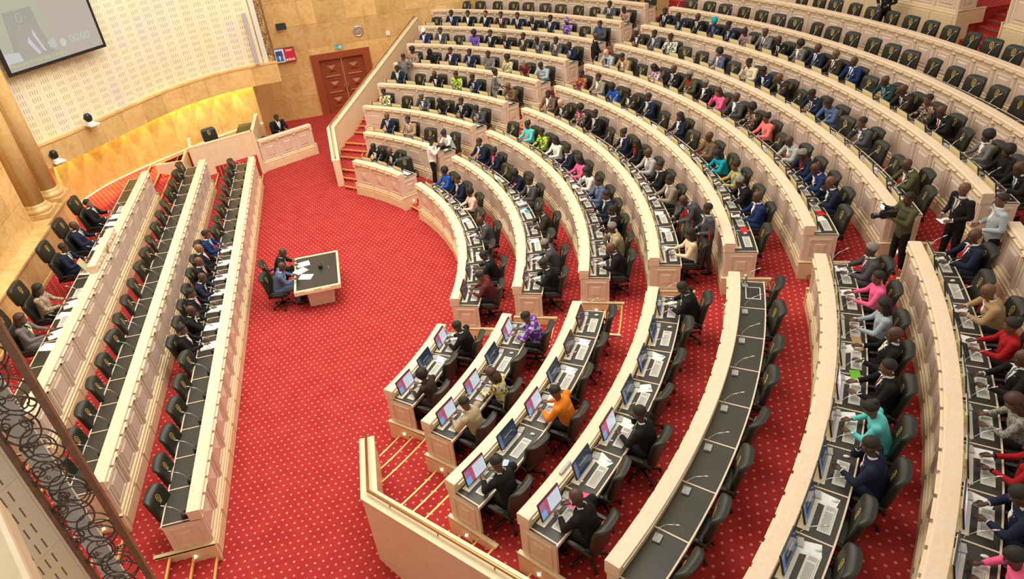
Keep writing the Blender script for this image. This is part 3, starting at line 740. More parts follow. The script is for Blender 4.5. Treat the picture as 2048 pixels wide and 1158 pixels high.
for nm, lst in SEATS.items():
    p = PATHS[nm]; b = nm[0]; k = int(nm[1:])
    rows_mon = (b in 'UML' and k <= 8 and nm not in ('L5',))
    if len(lst) != p.n: print('COUNT', nm, len(lst), p.n)
    for i, s in enumerate(lst):
        if s is None: continue
        spx = sp(s); t = i+.5; rz = p.rz(t); near = b in 'LP' or (b == 'M' and k <= 4) or (b == 'M' and i > p.n*.6)
        wh = where(nm, i)
        if spx is None: d = .50 if b != 'P' else .40; jit = random.uniform(-.2, .2)
        else: d = .80; jit = random.uniform(-.06, .06)
        if nm == 'U1' and i == 2: jit = 1.2; d = .75
        if b == 'U' and spx is None: d = .62
        c = p.P(t+random.uniform(-.04, .04), d, p.F)
        lab = f"{'empty ' if spx is None else ''}black leather chair{'' if spx is None else ' under a seated person'}, {wh}"
        chair('n', near, lab, c, rz+jit, 'swivel chairs of the '+({'U': 'far block', 'M': 'middle block', 'L': 'near block', 'P': 'straight benches'}[b]))
        if spx: HOOK.append((spx, p.P(t, .80, p.F), rz, person_label(spx, nm, i), near))
        dz = p.Z-.218
        if rows_mon and not (nm == 'U8' and i < 10):
            kind = SCR.get(nm, 'd'*30)[i]
            monitor(kind, f"desk monitor {'with bright page' if kind == 'p' else 'with dark screen'}, {wh}", p.P(t+.06, .215, dz+.005), rz)
            kbf = keyboard if near else keyboard_far
            kbf(f"white computer keyboard on tray, {wh}", p.P(t+.06, .44, dz), rz)
            single(MOUSE, 'computer_mouse', f"white computer mouse, {wh}", 'mouse', p.P(t-.34, .46, dz), rz+.2)
            mic(f"silver gooseneck microphone, {wh}", p.P(t-.33, .22, dz), rz+.2)
            if random.random() < .6:
                single(PAPER, 'paper_sheet', f"white paper sheet lying on the desk, {wh}", 'paper', p.P(t-.30, .36, dz+.0005), rz+random.uniform(-.5, .5))
        elif b in 'LU' or k >= 9:
            mic(f"silver gooseneck microphone on empty desk, {wh}", p.P(t-.33, .22, dz), rz+.1)
        else:
            mic(f"gooseneck microphone with black console, {wh}", p.P(t+.42, .20, dz), rz-.1, True)
            if spx: single(PAPER, 'paper_sheet', f"white papers on the bench desk, {wh}", 'paper', p.P(t, .38, dz), rz+random.uniform(-.2, .2)).scale = (1.5, 1.2, 3)
# ---------------------------------------------------------------- people
def remesh(mb, voxel, smooth=4):
    me = mb.mesh('tmp', M['skin1'], recalc=True)
    o = bpy.data.objects.new('tmp', me); COL.objects.link(o)
    a = o.modifiers.new('r', 'REMESH'); a.mode = 'VOXEL'; a.voxel_size = voxel; a.use_smooth_shade = True
    s = o.modifiers.new('s', 'SMOOTH'); s.iterations = smooth; s.factor = .5
    bpy.context.view_layer.update()
    dg = bpy.context.evaluated_depsgraph_get()
    r = bpy.data.meshes.new_from_object(o.evaluated_get(dg), depsgraph=dg)
    bpy.data.objects.remove(o); r.materials.clear()
    for p in r.polygons: p.use_smooth = True
    return r
def cone(mb, a, b, ra, rb, sx=1.0):
    a, b = Vector(a), Vector(b); d = (b-a).normalized()
    mb.tube([a-d*ra*.6, a-d*ra*.3, a, b, b+d*rb*.3, b+d*rb*.6], [ra*.35, ra*.8, ra, rb, rb*.8, rb*.35], 12, sx=sx)
V3 = Vector
def skeleton(pose, fem):
    """joints in metres; seated: origin on floor under the chair column, looking +Y"""
    sh = .18 if fem else .21
    if pose == 0: ch, nk, hd, tilt = (0, -.06, .92), (0, -.045, 1.10), (0, .0, 1.232), 14
    elif pose == 1: ch, nk, hd, tilt = (0, .02, .90), (0, .07, 1.06), (0, .15, 1.178), 36
    elif pose == 2: ch, nk, hd, tilt = (0, -.10, .91), (0, -.13, 1.09), (0, -.09, 1.222), 0
    elif pose == 3: ch, nk, hd, tilt = (0, -.01, .91), (0, .03, 1.08), (.02, .09, 1.215), 22
    elif pose in (4, 5, 6, 7): ch, nk, hd, tilt = (0, 0, 1.28), (0, .015, 1.50), (0, .04, 1.645), 12
    if pose == 7: ch, nk, hd, tilt = (0, .16, 1.20), (0, .30, 1.38), (0, .41, 1.47), 45
    ch, nk, hd = V3(ch), V3(nk), V3(hd)
    J = dict(ch=ch, nk=nk, hd=hd, tilt=tilt)
    up_ = (nk-ch).normalized()
    for s in (-1, 1):
        S = nk+V3((s*sh, -.01, 0))-up_*.058; J['sh%d' % s] = S
    if pose < 4:
        J['pel'] = V3((0, -.10, .56))
        for s in (-1, 1):
            J['el%d' % s] = V3((s*(sh+.075), S.y+.13, .80)); J['wr%d' % s] = V3((s*.13, max(.33, hd.y+.20), .795))
            J['hip%d' % s] = V3((s*.095, -.08, .545)); J['kn%d' % s] = V3((s*.12, .36, .55)); J['an%d' % s] = V3((s*.12, .33, .11))
        if pose == 2:
            for s in (-1, 1): J['el%d' % s] = V3((s*.30, .02, .76)); J['wr%d' % s] = V3((s*.20, .27, .79))
        if pose == 3:
            J['el1'] = V3((.22, .24, .80)); J['wr1'] = V3((.09, .21, 1.04))
    else:
        J['pel'] = V3((0, -.01, .96))
        for s in (-1, 1):
            J['hip%d' % s] = V3((s*.095, -.01, .92)); J['kn%d' % s] = V3((s*.11, .02*s, .50)); J['an%d' % s] = V3((s*.12, -.03+.05*s, .10))
            J['el%d' % s] = J['sh%d' % s]+V3((s*.07, -.02, -.27)); J['wr%d' % s] = V3((s*.13, .24, 1.10))
        if pose == 5:      # camera held up at the face
            J['el1'] = V3((.25, .14, 1.24)); J['wr1'] = V3((.13, .34, 1.44)); J['el-1'] = V3((-.25, .12, 1.20)); J['wr-1'] = V3((-.10, .36, 1.30))
        if pose == 6:      # hand raised towards the ear
            J['el1'] = V3((.32, .12, 1.30)); J['wr1'] = V3((.16, .14, 1.52))
        if pose == 7:      # stooping over a desk
            for s in (-1, 1): J['el%d' % s] = J['sh%d' % s]+V3((s*.04, .10, -.26)); J['wr%d' % s] = V3((s*.12, .62, 1.0))
    return J
def headM(J): return Matrix.Translation(J['hd']) @ Matrix.Rotation(radians(-J['tilt']), 4, 'X') @ Matrix.Diagonal((1.12, 1.12, 1.12, 1))
def hand(mb, w, d, s, flat=True):
    """palm and five bent fingers, from wrist w heading d"""
    d = d.normalized(); n = V3((0, 0, 1)); x = d.cross(n).normalized()*-1
    n = x.cross(d).normalized() if x.length > .1 else V3((0, 1, 0))
    if n.z < 0: n = -n
    c = w+d*.05
    Mx = Matrix((x, d, n)).transposed().to_4x4()
    for i, (o, L) in enumerate(((-.032, .055), (-.011, .066), (.011, .063), (.031, .05))):
        a = w+d*.085+x*o; b = a+d*L*.5-n*.006; e = b+d*L*.38-n*.020
        mb.tube([a-d*.02, a, b, e], [.010, .0095, .0085, .006], 6)
    t0 = w+d*.03-x*s*.032; mb.tube([t0, t0-x*s*.022+d*.03-n*.006, t0-x*s*.016+d*.06-n*.014], [.012, .0105, .007], 6)
    return c, Mx
def make_person_meshes(pose, fem):
    J = skeleton(pose, fem); H = headM(J)
    b = MB()
    ws = .88 if fem else 1.0
    # torso, limbs
    b.ell(J['ch'], (.165*ws, .105, .17)); b.ell(J['pel'], (.16, .12, .12)); cone(b, J['pel'], J['ch'], .135, .14*ws, 1.0)
    b.ell(J['nk']-V3((0, 0, .085)), (.155*ws, .085, .065))
    cone(b, J['nk']-V3((0, 0, .06)), J['hd']-V3((0, 0, .05)), .058*ws, .052*ws)
    for s in (-1, 1):
        S, E, Wr = J['sh%d' % s], J['el%d' % s], J['wr%d' % s]
        b.ell(S, (.06, .06, .06)); cone(b, S, E, .05*ws, .038*ws); cone(b, E, Wr, .038*ws, .025*ws)
        d = (Wr-E); dd = d.normalized()
        if pose in (0, 1, 2): dd = (dd+V3((0, .6, -.05))).normalized()
        Hn = MB(); c, Mx = hand(Hn, Wr, dd, s)
        b.ell(c, (.042, .052, .016), M=Mx.to_3x3().to_4x4())
        cone(b, J['hip%d' % s], J['kn%d' % s], .085, .058); cone(b, J['kn%d' % s], J['an%d' % s], .055, .035)
        b.ell(J['an%d' % s]+V3((0, .05, -.055)), (.042, .115, .035))
    # head: skull, face, jaw, nose, ears, lips, brow
    Hr = H.to_3x3().to_4x4()
    def hp(x, y, z): return H @ V3((x, y, z))
    b.ell(hp(0, -.012, .03), (.080, .096, .090), M=Hr); b.ell(hp(0, .020, -.035), (.064, .070, .085), M=Hr)
    b.ell(hp(0, .058, -.088), (.030, .024, .022), M=Hr); b.ell(hp(0, .088, -.012), (.014, .020, .026), M=Hr)
    b.ell(hp(0, .098, -.026), (.019, .014, .011), M=Hr); b.ell(hp(0, .080, -.055), (.026, .012, .011), M=Hr)
    b.ell(hp(0, .072, .028), (.050, .016, .012), M=Hr)
    for s in (-1, 1): b.ell(hp(s*.076, -.008, -.008), (.012, .020, .032), M=Hr)
    body = remesh(b, .0125 if not fem else .0125, 3)
    # join the fingers
    bm = bmesh.new(); bm.from_mesh(body)
    f = MB()
    for s in (-1, 1):
        E, Wr = J['el%d' % s], J['wr%d' % s]; dd = (Wr-E).normalized()
        if pose in (0, 1, 2): dd = (dd+V3((0, .6, -.05))).normalized()
        hand(f, Wr, dd, s)
    fm = f.mesh('f', []); bm.from_mesh(fm); bm.to_mesh(body); bm.free()
    for p in body.polygons: p.use_smooth = True
    body.name = 'person'; body.materials.append(M['skin1'])
    out = dict(J=J, H=H, body=body)
    # eyes
    e = MB()
    for s in (-1, 1):
        e.ell(hp(s*.031, .0705, .004), (.0115, .0085, .0055), 10, 6, 0, M=Hr); e.ell(hp(s*.031, .0765, .004), (.0070, .004, .0056), 8, 5, 1, M=Hr)
    out['eyes'] = e.mesh('eyes', [M['eyew'], M['eyeb']])
    # jacket / blouse: slightly larger torso and sleeves with lapels
    j = MB(); o = .018
    j.ell(J['ch'], (.178*ws+o, .112+o, .19)); cone(j, J['pel']+V3((0, 0, -.02)), J['ch'], .15, .15*ws+o*.5)
    j.ell(J['pel']+V3((0, 0, -.03)), (.178, .145, .13))
    j.ell(J['nk']-V3((0, 0, .078)), (.165*ws+o, .085+o, .06))
    cone(j, J['nk']-V3((0, .004, .07)), J['nk']-V3((0, .004, .045)), .078, .056)
    if fem:
        for s in (-1, 1): j.ell(J['ch']+V3((s*.065, .085, .03)), (.062, .05, .06))
    for s in (-1, 1):
        S, E, Wr = J['sh%d' % s], J['el%d' % s], J['wr%d' % s]
        j.ell(S, (.078, .075, .07)); cone(j, S, E, .070*ws, .056*ws); cone(j, E, Wr.lerp(E, .10), .056*ws, .040*ws)
    if pose >= 4:
        j.ell(J['pel']+V3((0, 0, -.08)), (.17, .13, .12))
    out['jacket'] = remesh(j, .016, 3); out['jacket'].name = 'jacket'; out['jacket'].materials.append(M['ck'])
    # trousers
    t = MB(); t.ell(J['pel']-V3((0, 0, .02)), (.165, .13, .11))
    for s in (-1, 1):
        cone(t, J['hip%d' % s], J['kn%d' % s], .102, .075); cone(t, J['kn%d' % s], J['an%d' % s], .072, .052)
    out['trousers'] = remesh(t, .02, 3); out['trousers'].name = 'trousers'; out['trousers'].materials.append(M['ck'])
    for s in (-1, 1):
        h = MB(); A = J['an%d' % s]; cushion(h, A+V3((0, .055, -.062)), (.048, .13, .042), .6, 14, 8)
        out['shoe%d' % s] = h.mesh('shoe', M['shoe'])
    # shirt front, tie, lapel pin laid on the jacket surface
    bvh = BVHTree.FromPolygons([v.co for v in out['jacket'].vertices], [p.vertices[:] for p in out['jacket'].polygons])
    up_ = (J['nk']-J['ch']).normalized(); fw = V3((1, 0, 0)).cross(up_)*-1
    if fw.y < 0: fw = -fw
    top = J['nk']-up_*.02; 
    def proj(x, u, off):
        o_ = top-up_*u+V3((x, 0, 0))+fw*.5
        hit = bvh.ray_cast(o_, -fw)
        return (hit[0] if hit[0] is not None else o_-fw*.36)+fw*off
    def strip(wf, u0, u1, off, n=9, k=6):
        m = MB(); R = []
        for i in range(n+1):
            u = u0+(u1-u0)*i/n; w = wf((i/n)); R.append([proj(-w+2*w*q/k, u, off) for q in range(k+1)])
        m.rings(R, 0, True, False, closed=False)
        nn = len(m.v)
        # thickness
        m.v += [tuple(V3(v)-fw*.004) for v in m.v[:nn]]
        kk = k+1
        for i in range(n):
            for q in (0, k):
                a, b2 = i*kk+q, (i+1)*kk+q; m.face((a, b2, nn+b2, nn+a))
        return m
    out['shirt'] = strip(lambda f: .074*(1-f)**.8+.003, -.012, .27, .005).mesh('shirt', M['cw'])
    out['tie'] = strip(lambda f: .014+.012*f, .005, .25, .010, 9, 2).mesh('tie', M['ck'])
    pm = MB(); q = proj(-.085, .085, .004); pm.ell(q, (.009, .004, .009), 8, 5); out['lapel_pin'] = pm.mesh('lapel_pin', M['white'])
    cl = MB(); R = []
    for i in range(15):
        a = -pi*.80+2*pi*.80*i/14; c = J['nk']-up_*.012; r0 = .072
        p0 = c+V3((sin(a)*r0, 0, 0))+fw*cos(a)*r0*.95
        R.append([p0-up_*.02, p0+up_*.034, p0+up_*.034-(p0-c)*.10, p0-up_*.02-(p0-c)*.10])
    cl.rings(R, 0, True, True); out['collar'] = cl.mesh('collar', M['cw'])
    for s in (-1, 1):
        cf = MB(); E, Wr = J['el%d' % s], J['wr%d' % s]; d = (Wr-E); cf.tube([E+d*.88, E+d*.96], [.034, .031], 10)
        out['cuff%d' % s] = cf.mesh('shirt_cuff', M['cw'])
    # hair
    def cap(r, grow, back, mat, nm, rough=0, cut=.012):
        m = MB(); n, k = 20, 12; R = []
        for i in range(k+1):
            t_ = i/k; ring = []
            for q in range(n):
                a = 2*pi*q/n
                front = max(0, cos(a-pi/2)); side = abs(cos(a))
                lim = 1.75-.80*front**1.0-(.12*side if back == 0 else 0)   # polar extent
                th = .05+lim*t_
                d = V3((sin(th)*cos(a), sin(th)*sin(a), cos(th)))
                g = grow*(1 if t_ < .9 else .45); g *= 1+rough*random.uniform(-.5, .5)
                ring.append(H @ (V3((0, -.012, .03))+V3((d.x*(.080+g+.002), d.y*(.096+g), d.z*(.090+g)))))
            R.append(ring)
        m.rings(R, 0, True, True); return m
    out['h_s'] = cap(1, .005, 0, None, '').mesh('hair', M['hairb'])
    m = cap(1, .016, 1, None, ''); 
    out['h_g'] = cap(1, .012, 0, None, '').mesh('hair', M['hairg'])
    a = MB(); a.ell(hp(0, -.03, .045), (.118, .112, .112), 22, 14, M=Hr)
    rr = random.Random(3)
    a.v = [tuple(V3(v)+V3((rr.uniform(-1, 1), rr.uniform(-1, 1), rr.uniform(-1, 1)))*.007) for v in a.v]
    out['h_a'] = a.mesh('hair', M['hairb'])
    l = cap(1, .018, 1, None, '')
    l.ell(hp(0, -.075, -.06), (.088, .050, .13), 16, 10, M=Hr)
    for s in (-1, 1): l.ell(hp(s*.078, -.02, -.07), (.024, .045, .12), 12, 9, M=Hr)
    out['h_l'] = l.mesh('hair', M['hairb'])
    u = cap(1, .014, 1, None, ''); u.ell(hp(0, -.085, .085), (.05, .05, .045), 14, 9, M=Hr); out['h_u'] = u.mesh('hair', M['hairb'])
    w = MB(); w.ell(hp(0, -.018, .052), (.098, .112, .088), 20, 12, M=Hr); w.ell(hp(0, -.05, .10), (.075, .08, .055), 16, 10, M=Hr)
    for q in range(4): 
        R = [hp(cos(x)*(.097-.004*q), -.018+sin(x)*(.112-.004*q), .03+.018*q+.012*cos(2*x)) for x in [2*pi*i/18 for i in range(19)]]; w.tube(R, .012, 6)
    out['h_w'] = w.mesh('headwrap', M['cw'])
    g = MB()
    for s in (-1, 1):
        g.tube([hp(s*.030+.020*cos(x), .098, .006+.015*sin(x)) for x in [2*pi*i/12 for i in range(13)]], .0022, 5)
        g.tube([hp(s*.05, .097, .008), hp(s*.078, .02, .008)], .002, 5)
    g.tube([hp(-.01, .1, .008), hp(.01, .1, .008)], .002, 5); out['glasses'] = g.mesh('glasses', M['plastic'])
    return out
PM = {}
def pmesh(pose, fem):
    if (pose, fem) not in PM: PM[(pose, fem)] = make_person_meshes(pose, fem)
    return PM[(pose, fem)]
def person(s, loc, rz, label, near=True, scale=1.10, name='person', trousers=None):
    fem = s['g'] == 'w'; D = pmesh(s['p'], fem)
    o = bpy.data.objects.new(name, D['body']); COL.objects.link(o); o.location = loc; o.rotation_euler = (0, 0, rz); o.scale = (scale,)*3
    tag(o, label, 'person', None)
    sk = s['k'] or random.choice((1, 1, 1, 2, 2)); mats(o, M['skin%d' % sk])
    def add(key, mt=None):
        c = part(D[key], o)
        if mt: mats(c, mt)
        return c
    add('eyes')
    add('jacket', M['c'+s['j']])
    dressy = s['t'] not in '.'
    tr = trousers or (s['j'] if s['j'] in 'kncgBDu' else 'k')
    add('trousers', M['c'+tr])
    if near or s['p'] > 3: add('shoe-1'); add('shoe1')
    if dressy:
        add('shirt', M['c'+s['s']]); add('collar', M['c'+s['s']])
        if s['g'] == 'm': add('lapel_pin')
        if near: add('cuff-1', M['c'+s['s']]); add('cuff1', M['c'+s['s']])
        if s['t'] != '-': add('tie', M['c'+s['t']])
    elif s['s'] != '.' and s['s'] != s['j']: add('shirt', M['c'+s['s']])
    h = s['h']
    if h == 's': add('h_s')
    elif h in 'gG': add('h_g')
    elif h == 'a': add('h_a')
    elif h == 'l': add('h_l')
    elif h == 'r': add('h_l', M['hairr'])
    elif h == 'u': add('h_u')
    elif h == 'I': add('h_w', M['cw'])
    elif h == 'K': add('h_w', M['ck'])
    elif h == 'V': add('h_w', M['cx'])
    elif h == 'Q': add('h_w', M['ct'])
    if (h in 'bgG' and random.random() < .35) : add('glasses')
    return o
for s, c, rz, lab, near in HOOK:
    person(s, c, rz+random.uniform(-.12, .12), lab, near, 1.10 if s['g'] == 'm' else 1.05)
# ---------------------------------------------------------------- walls
def catmull(P, n=8):
    P = [Vector(p) for p in P]; o = []
    for i in range(len(P)-1):
        a = P[max(i-1, 0)]; b = P[i]; c = P[i+1]; d = P[min(i+2, len(P)-1)]
        for j in range(n):
            t = j/n; o.append(.5*((2*b)+(c-a)*t+(2*a-5*b+4*c-d)*t*t+(3*b-a-3*c+d)*t**3))
    o.append(P[-1]); return o
def offset(P, d):
    o = []
    for i, p in enumerate(P):
        t = (P[min(i+1, len(P)-1)]-P[max(i-1, 0)]).normalized(); o.append(p+Vector((-t.y, t.x))*d)
    return o
def curtain(name, P, z0, z1, th, mat, v0=0, parent=None, back=None, top=None, kind='structure'):
    """vertical wall slab following plan points P, uv = (arc length, height)"""
    Q = offset(P, th); m = MB(); s = 0
    for i in range(len(P)-1):
        a, b, c, d = P[i], P[i+1], Q[i+1], Q[i]; s2 = s+(b-a).length
        uv = [(s, z0-v0), (s2, z0-v0), (s2, z1-v0), (s, z1-v0)]
        m.quad((a.x, a.y, z0), (b.x, b.y, z0), (b.x, b.y, z1), (a.x, a.y, z1), 0, uv)
        m.quad((c.x, c.y, z0), (d.x, d.y, z0), (d.x, d.y, z1), (c.x, c.y, z1), 0, [uv[1], uv[0], uv[3], uv[2]])
        m.quad((a.x, a.y, z1), (b.x, b.y, z1), (c.x, c.y, z1), (d.x, d.y, z1), 0, [(s, 0), (s2, 0), (s2, th), (s, th)])
        m.quad((d.x, d.y, z0), (c.x, c.y, z0), (b.x, b.y, z0), (a.x, a.y, z0), 0, [(s, 0), (s2, 0), (s2, th), (s, th)])
        s = s2
    for a, d in ((P[0], Q[0]), (P[-1], Q[-1])):
        m.quad((a.x, a.y, z0), (d.x, d.y, z0), (d.x, d.y, z1), (a.x, a.y, z1), 0, [(0, z0), (abs(th), z0), (abs(th), z1), (0, z1)])
    o = m.obj(name, mat, parent, uvs=True, recalc=False)
    if kind: tag(o, kind=kind)
    return o
V2 = Vector
front = catmull([(-2.72, 6.15), (-1.80, 7.25), (-.56, 9.2), (.9, 11.2), (2.7, 12.45), (4.78, 12.95)], 6)
curtain('trim_1', front, 3.10, 3.90, .22, M['onyx2'])
curtain('trim_2', offset(front, -.03), 3.88, 3.96, 1.25, M['onyxcol'])
wallp = [p for p in offset(front, .14)]
pw = curtain('wall_front', wallp[:-3]+[V2((4.22, 12.98))], 3.9, 12.5, .25, M['perf'], v0=3.96)
rec = catmull([(-2.86, 6.9), (-2.24, 8.46), (-1.24, 9.75), (-.43, 10.56), (.76, 11.63), (2.2, 12.75), (3.5, 13.3)], 5)
curtain('wall_front', rec, 1.2, 3.9, .2, M['onyx2'])
curtain('trim_3', offset(rec, -.03), 1.331, 1.345, .02, simple('floor_led', (1, .8, .8), .5, emit=(1, .62, .60), es=1.6))
curtain('wall_front', [V2((3.5, 13.3)), V2((3.67, 17.3))], 0, 3.9, .2, M['onyx2'])
curtain('wall_front', [V2((.76, 11.65)), V2((2.2, 12.77)), V2((3.5, 13.31))], -.1, 1.3, .2, M['onyx2'])
DWy = lambda x: 17.23+(x-3.67)*.0375
door_wall = curtain('wall_far', [V2((1.0, DWy(1.0))), V2((5.97, DWy(5.97)))], -.1, 12.5, .3, M['onyx'])
curtain('wall_far', [V2((8.86, DWy(8.86))), V2((34, DWy(34)))], -.1, 12.5, .3, M['onyx'])
curtain('wall_far', [V2((5.97, DWy(5.97))), V2((8.86, DWy(8.86)))], 2.98, 12.5, .3, M['onyx'])
# left wall with the dado and half columns
curtain('wall_left', [V2((-2.50, -16)), V2((-2.50, 3.1)), V2((-3.15, 3.5)), V2((-3.15, 6.6))], 1.2, 12.5, .3, M['onyx'])
curtain('wall_left', [V2((-3.3, 6.42)), V2((-2.74, 6.20)), V2((-2.80, 7.0))], 1.2, 12.5, .12, M['onyxcol'])
m = MB(); m.box((-3.4, -9, 1.2), (-2.12, 3.0, 2.34)); m.box((-3.4, 3.0, 1.2), (-2.22, 5.35, 2.34))
tag(m.obj('wall_left', M['onyxcol'], uvs=False), kind='structure')
m = MB(); m.box((-3.4, -9, 2.34), (-2.05, 3.05, 2.42)); m.box((-3.4, 3.05, 2.34), (-2.15, 5.42, 2.42)); m.box((-2.13, -9, 1.33), (-2.09, 3.0, 1.45))
for y in (-6, -3.2, -.4, 1.5): m.box((-2.125, y, 1.4), (-2.113, y+.02, 2.34))
tag(m.obj('trim_4', M['onyxcol'], bevel=.012), kind='structure')
for i, (x, y) in enumerate(((-2.62, 4.05), (-2.60, 5.25))):
    r = thing('column', ('golden stone column on the dado, ' + ('nearer of the pair' if i == 0 else 'next to the lit recess')), 'column', (x, y, 2.42), 0, 'dado columns')
    m = MB(); m.box((-.44, -.44, 0), (.44, .44, .16)); m.obj('plinth_block', M['onyxcol'], r, bevel=.02)
    m = MB(); m.lathe([(.30, .14), (.40, .16), (.43, .22), (.40, .29), (.34, .31), (.345, .36), (.32, .40), (.30, .42)], n=28); m.obj('base_moulding', M['onyxcol'], r)
    m = MB(); m.lathe([(.30, .40), (.295, 3), (.28, 8.6)], n=28); m.obj('shaft', M['onyxcol'], r)
# back of the hall: raised gallery front, steps and rear wall
class Gal(Path): pass
def gallery(a0, a1, n, lab):
    p = Path('arc', 11, a0, a1, n); p.R = 27.0; p.Z = 6.25; p.F = 5.2; p.F0 = F(10); e = .1; p.a0 = a0-e; p.w = (a0-a1-2*e)/n; p.end = e/p.w
    desk(p, lab, 'gallery fronts', lit=False, stepl=False)
gallery(30, 1.3, 14, 'raised pink-toned gallery desk behind the empty back row, left of red steps')
gallery(-2.6, -14, 6, 'raised gallery desk at the top right, right of the red steps')
m = MB()
arcslab(m, 27.0, 33, 30, 1.3, 3.5, 5.2); arcslab(m, 27.0, 33, -2.6, -24, 3.5, 5.2)
for i in range(8): arcslab(m, 26.9+.32*i, 33, 1.3, -2.6, 3.5, F(10)+.15*(i+1)-.001*(8-i))
arcslab(m, 26.4, 27.0, 30, -24, 3.5, F(10))
tag(m.obj('floor', M['carpet']), kind='structure')
for i in range(8):
    m = MB(); arcslab(m, 26.87+.32*i, 26.91+.32*i, 1.3, -2.6, F(10)+.15*(i+1)-.04, F(10)+.15*(i+1)+.005); tag(m.obj('stair_nosing', M['brass']), kind='structure')
m = MB(); arcslab(m, 33, 33.4, 34, -40, 3.5, 12.5); tag(m.obj('wall_back', M['onyx']), kind='structure')
# near end of the front wall: perforated panels and the iron screen
pn = [V2((3.83, -13.0)), V2((1.9, -16.0))]
curtain('wall_near', [pn[1], pn[0]], 1.2, 11, .12, M['perf'], v0=.02)
def scrolls(A, B, z0, z1, label, sign, seed):
    rr = random.Random(seed); A, B = V2(A), V2(B); W_ = (B-A).length; d = (B-A)/W_; nrm = V2((-d.y, d.x))*sign
    root = thing('iron_scroll_screen', label, 'screen', (A.x, A.y, z0))
    P = lambda u, z, o=0: V3((d.x*u+nrm.x*o, d.y*u+nrm.y*o, z-z0))
    for u, w in ((0, .022), (W_, .034)):
        m = MB(); m.hexa([P(u-w, z0, -.03), P(u+w, z0, -.03), P(u+w, z0, .03), P(u-w, z0, .03), P(u-w, z1, -.03), P(u+w, z1, -.03), P(u+w, z1, .03), P(u-w, z1, .03)])
        m.obj('post', M['bronze'], root)
    m = MB(); m.hexa([P(.02, z0, -.13), P(W_*.48, z0, -.13), P(W_*.48, z0, -.10), P(.02, z0, -.10), P(.02, z1, -.13), P(W_*.48, z1, -.13), P(W_*.48, z1, -.10), P(.02, z1, -.10)])
    m.obj('white_panel', M['glassw'], root)
    def spiral(c, r, turns, a0, sg):
        return [P(c[0]+r*(1-.82*i/24)*cos(a0+sg*turns*2*pi*i/24), c[1]+r*(1-.82*i/24)*sin(a0+sg*turns*2*pi*i/24), rr.uniform(-.012, .012)*0) for i in range(25)]
    z = z0+.1; i = 0; dz_ = .30; m = MB(); m2 = MB()
    while z < z1-.1:
        c = W_*(.38 if i % 2 else .62)
        for rad, th in ((W_*.36, .009), (W_*.24, .008)):
            c2 = (min(max(c+rr.uniform(-.03, .03), rad), W_-rad), z+rr.uniform(-.03, .03))
            m.tube([P(c2[0]+rad*cos(a), c2[1]+rad*1.25*sin(a), .02) for a in [2*pi*q/22 for q in range(23)]], th, 6)
        for q in range(2):
            cc = (rr.uniform(.07, W_-.07), z+rr.uniform(-.1, .1)); m.tube(spiral(cc, rr.uniform(.045, .09), 1.3, rr.uniform(0, 6.28), rr.choice((-1, 1))), .0075, 6)
        for q in range(3):
            cc = (rr.uniform(.04, W_-.04), z+rr.uniform(-.1, .1)); m2.tube(spiral(cc, rr.uniform(.025, .045), 1.2, rr.uniform(0, 6.28), rr.choice((-1, 1))), .007, 6)
        a, b = (0 if i % 2 else W_), (W_ if i % 2 else 0)
        m.tube([P(a+(b-a)*f, z-.18+.40*f+.07*sin(2*pi*f), 0) for f in [q/12 for q in range(13)]], .009, 6)
        z += dz_; i += 1
    tag(m.obj('large_scrolls', M['iron'], root), kind='stuff'); tag(m2.obj('small_scrolls', M['bronze'], root), kind='stuff')
scrolls((3.83, -13.0), (4.30, -12.95), 3.6, 9.3, 'tall wrought iron scroll screen with brown post, lower left foreground', -1, 5)
scrolls((4.28, 13.12), (4.74, 13.0), 3.96, 12, 'wrought iron scroll screen standing at the far end of the perforated wall', 1, 9)
# low cream end walls
def slab(name, pts, z0s, z1s, th, label, cat, mt='cream', coping=None):
    P = [V2(p) for p in pts]; Q = offset(P, th); r = thing(name, label, cat, (P[0].x, P[0].y, z0s[0])); m = MB(); R = []
    o = Vector(r.location)
    for a, b, z0, z1 in zip(P, Q, z0s, z1s): R.append([V3((a.x, a.y, z0))-o, V3((b.x, b.y, z0))-o, V3((b.x, b.y, z1))-o, V3((a.x, a.y, z1))-o])
    m.rings(R, 0, False, True); m.obj('wall_body', M[mt], r)
    if coping:
        m = MB(); R = []; P2 = offset(P, -coping); Q2 = offset(P, th+coping)
        for a, b, z1 in zip(P2, Q2, z1s): R.append([V3((a.x, a.y, z1))-o, V3((b.x, b.y, z1))-o, V3((b.x, b.y, z1+.05))-o, V3((a.x, a.y, z1+.05))-o])
        m.rings(R, 0, False, True); m.obj('coping', M['mould'], r)
    return r
slab('low_wall', [(.66, 10.5), (.66, 9.42), (-.38, 9.42)], [.88, .88, 1.2], [1.5, 1.5, 1.5], -.10, 'small white stepped wall beside the steps at the far end of presidium', 'wall', coping=.01)
slab('low_wall', [(1.0, -9.95), (3.35, -10.95)], [-.1, -.1], [1.1, 1.1], -.12, 'low cream wall at the bottom beyond the near presidium steps', 'wall', coping=.01)
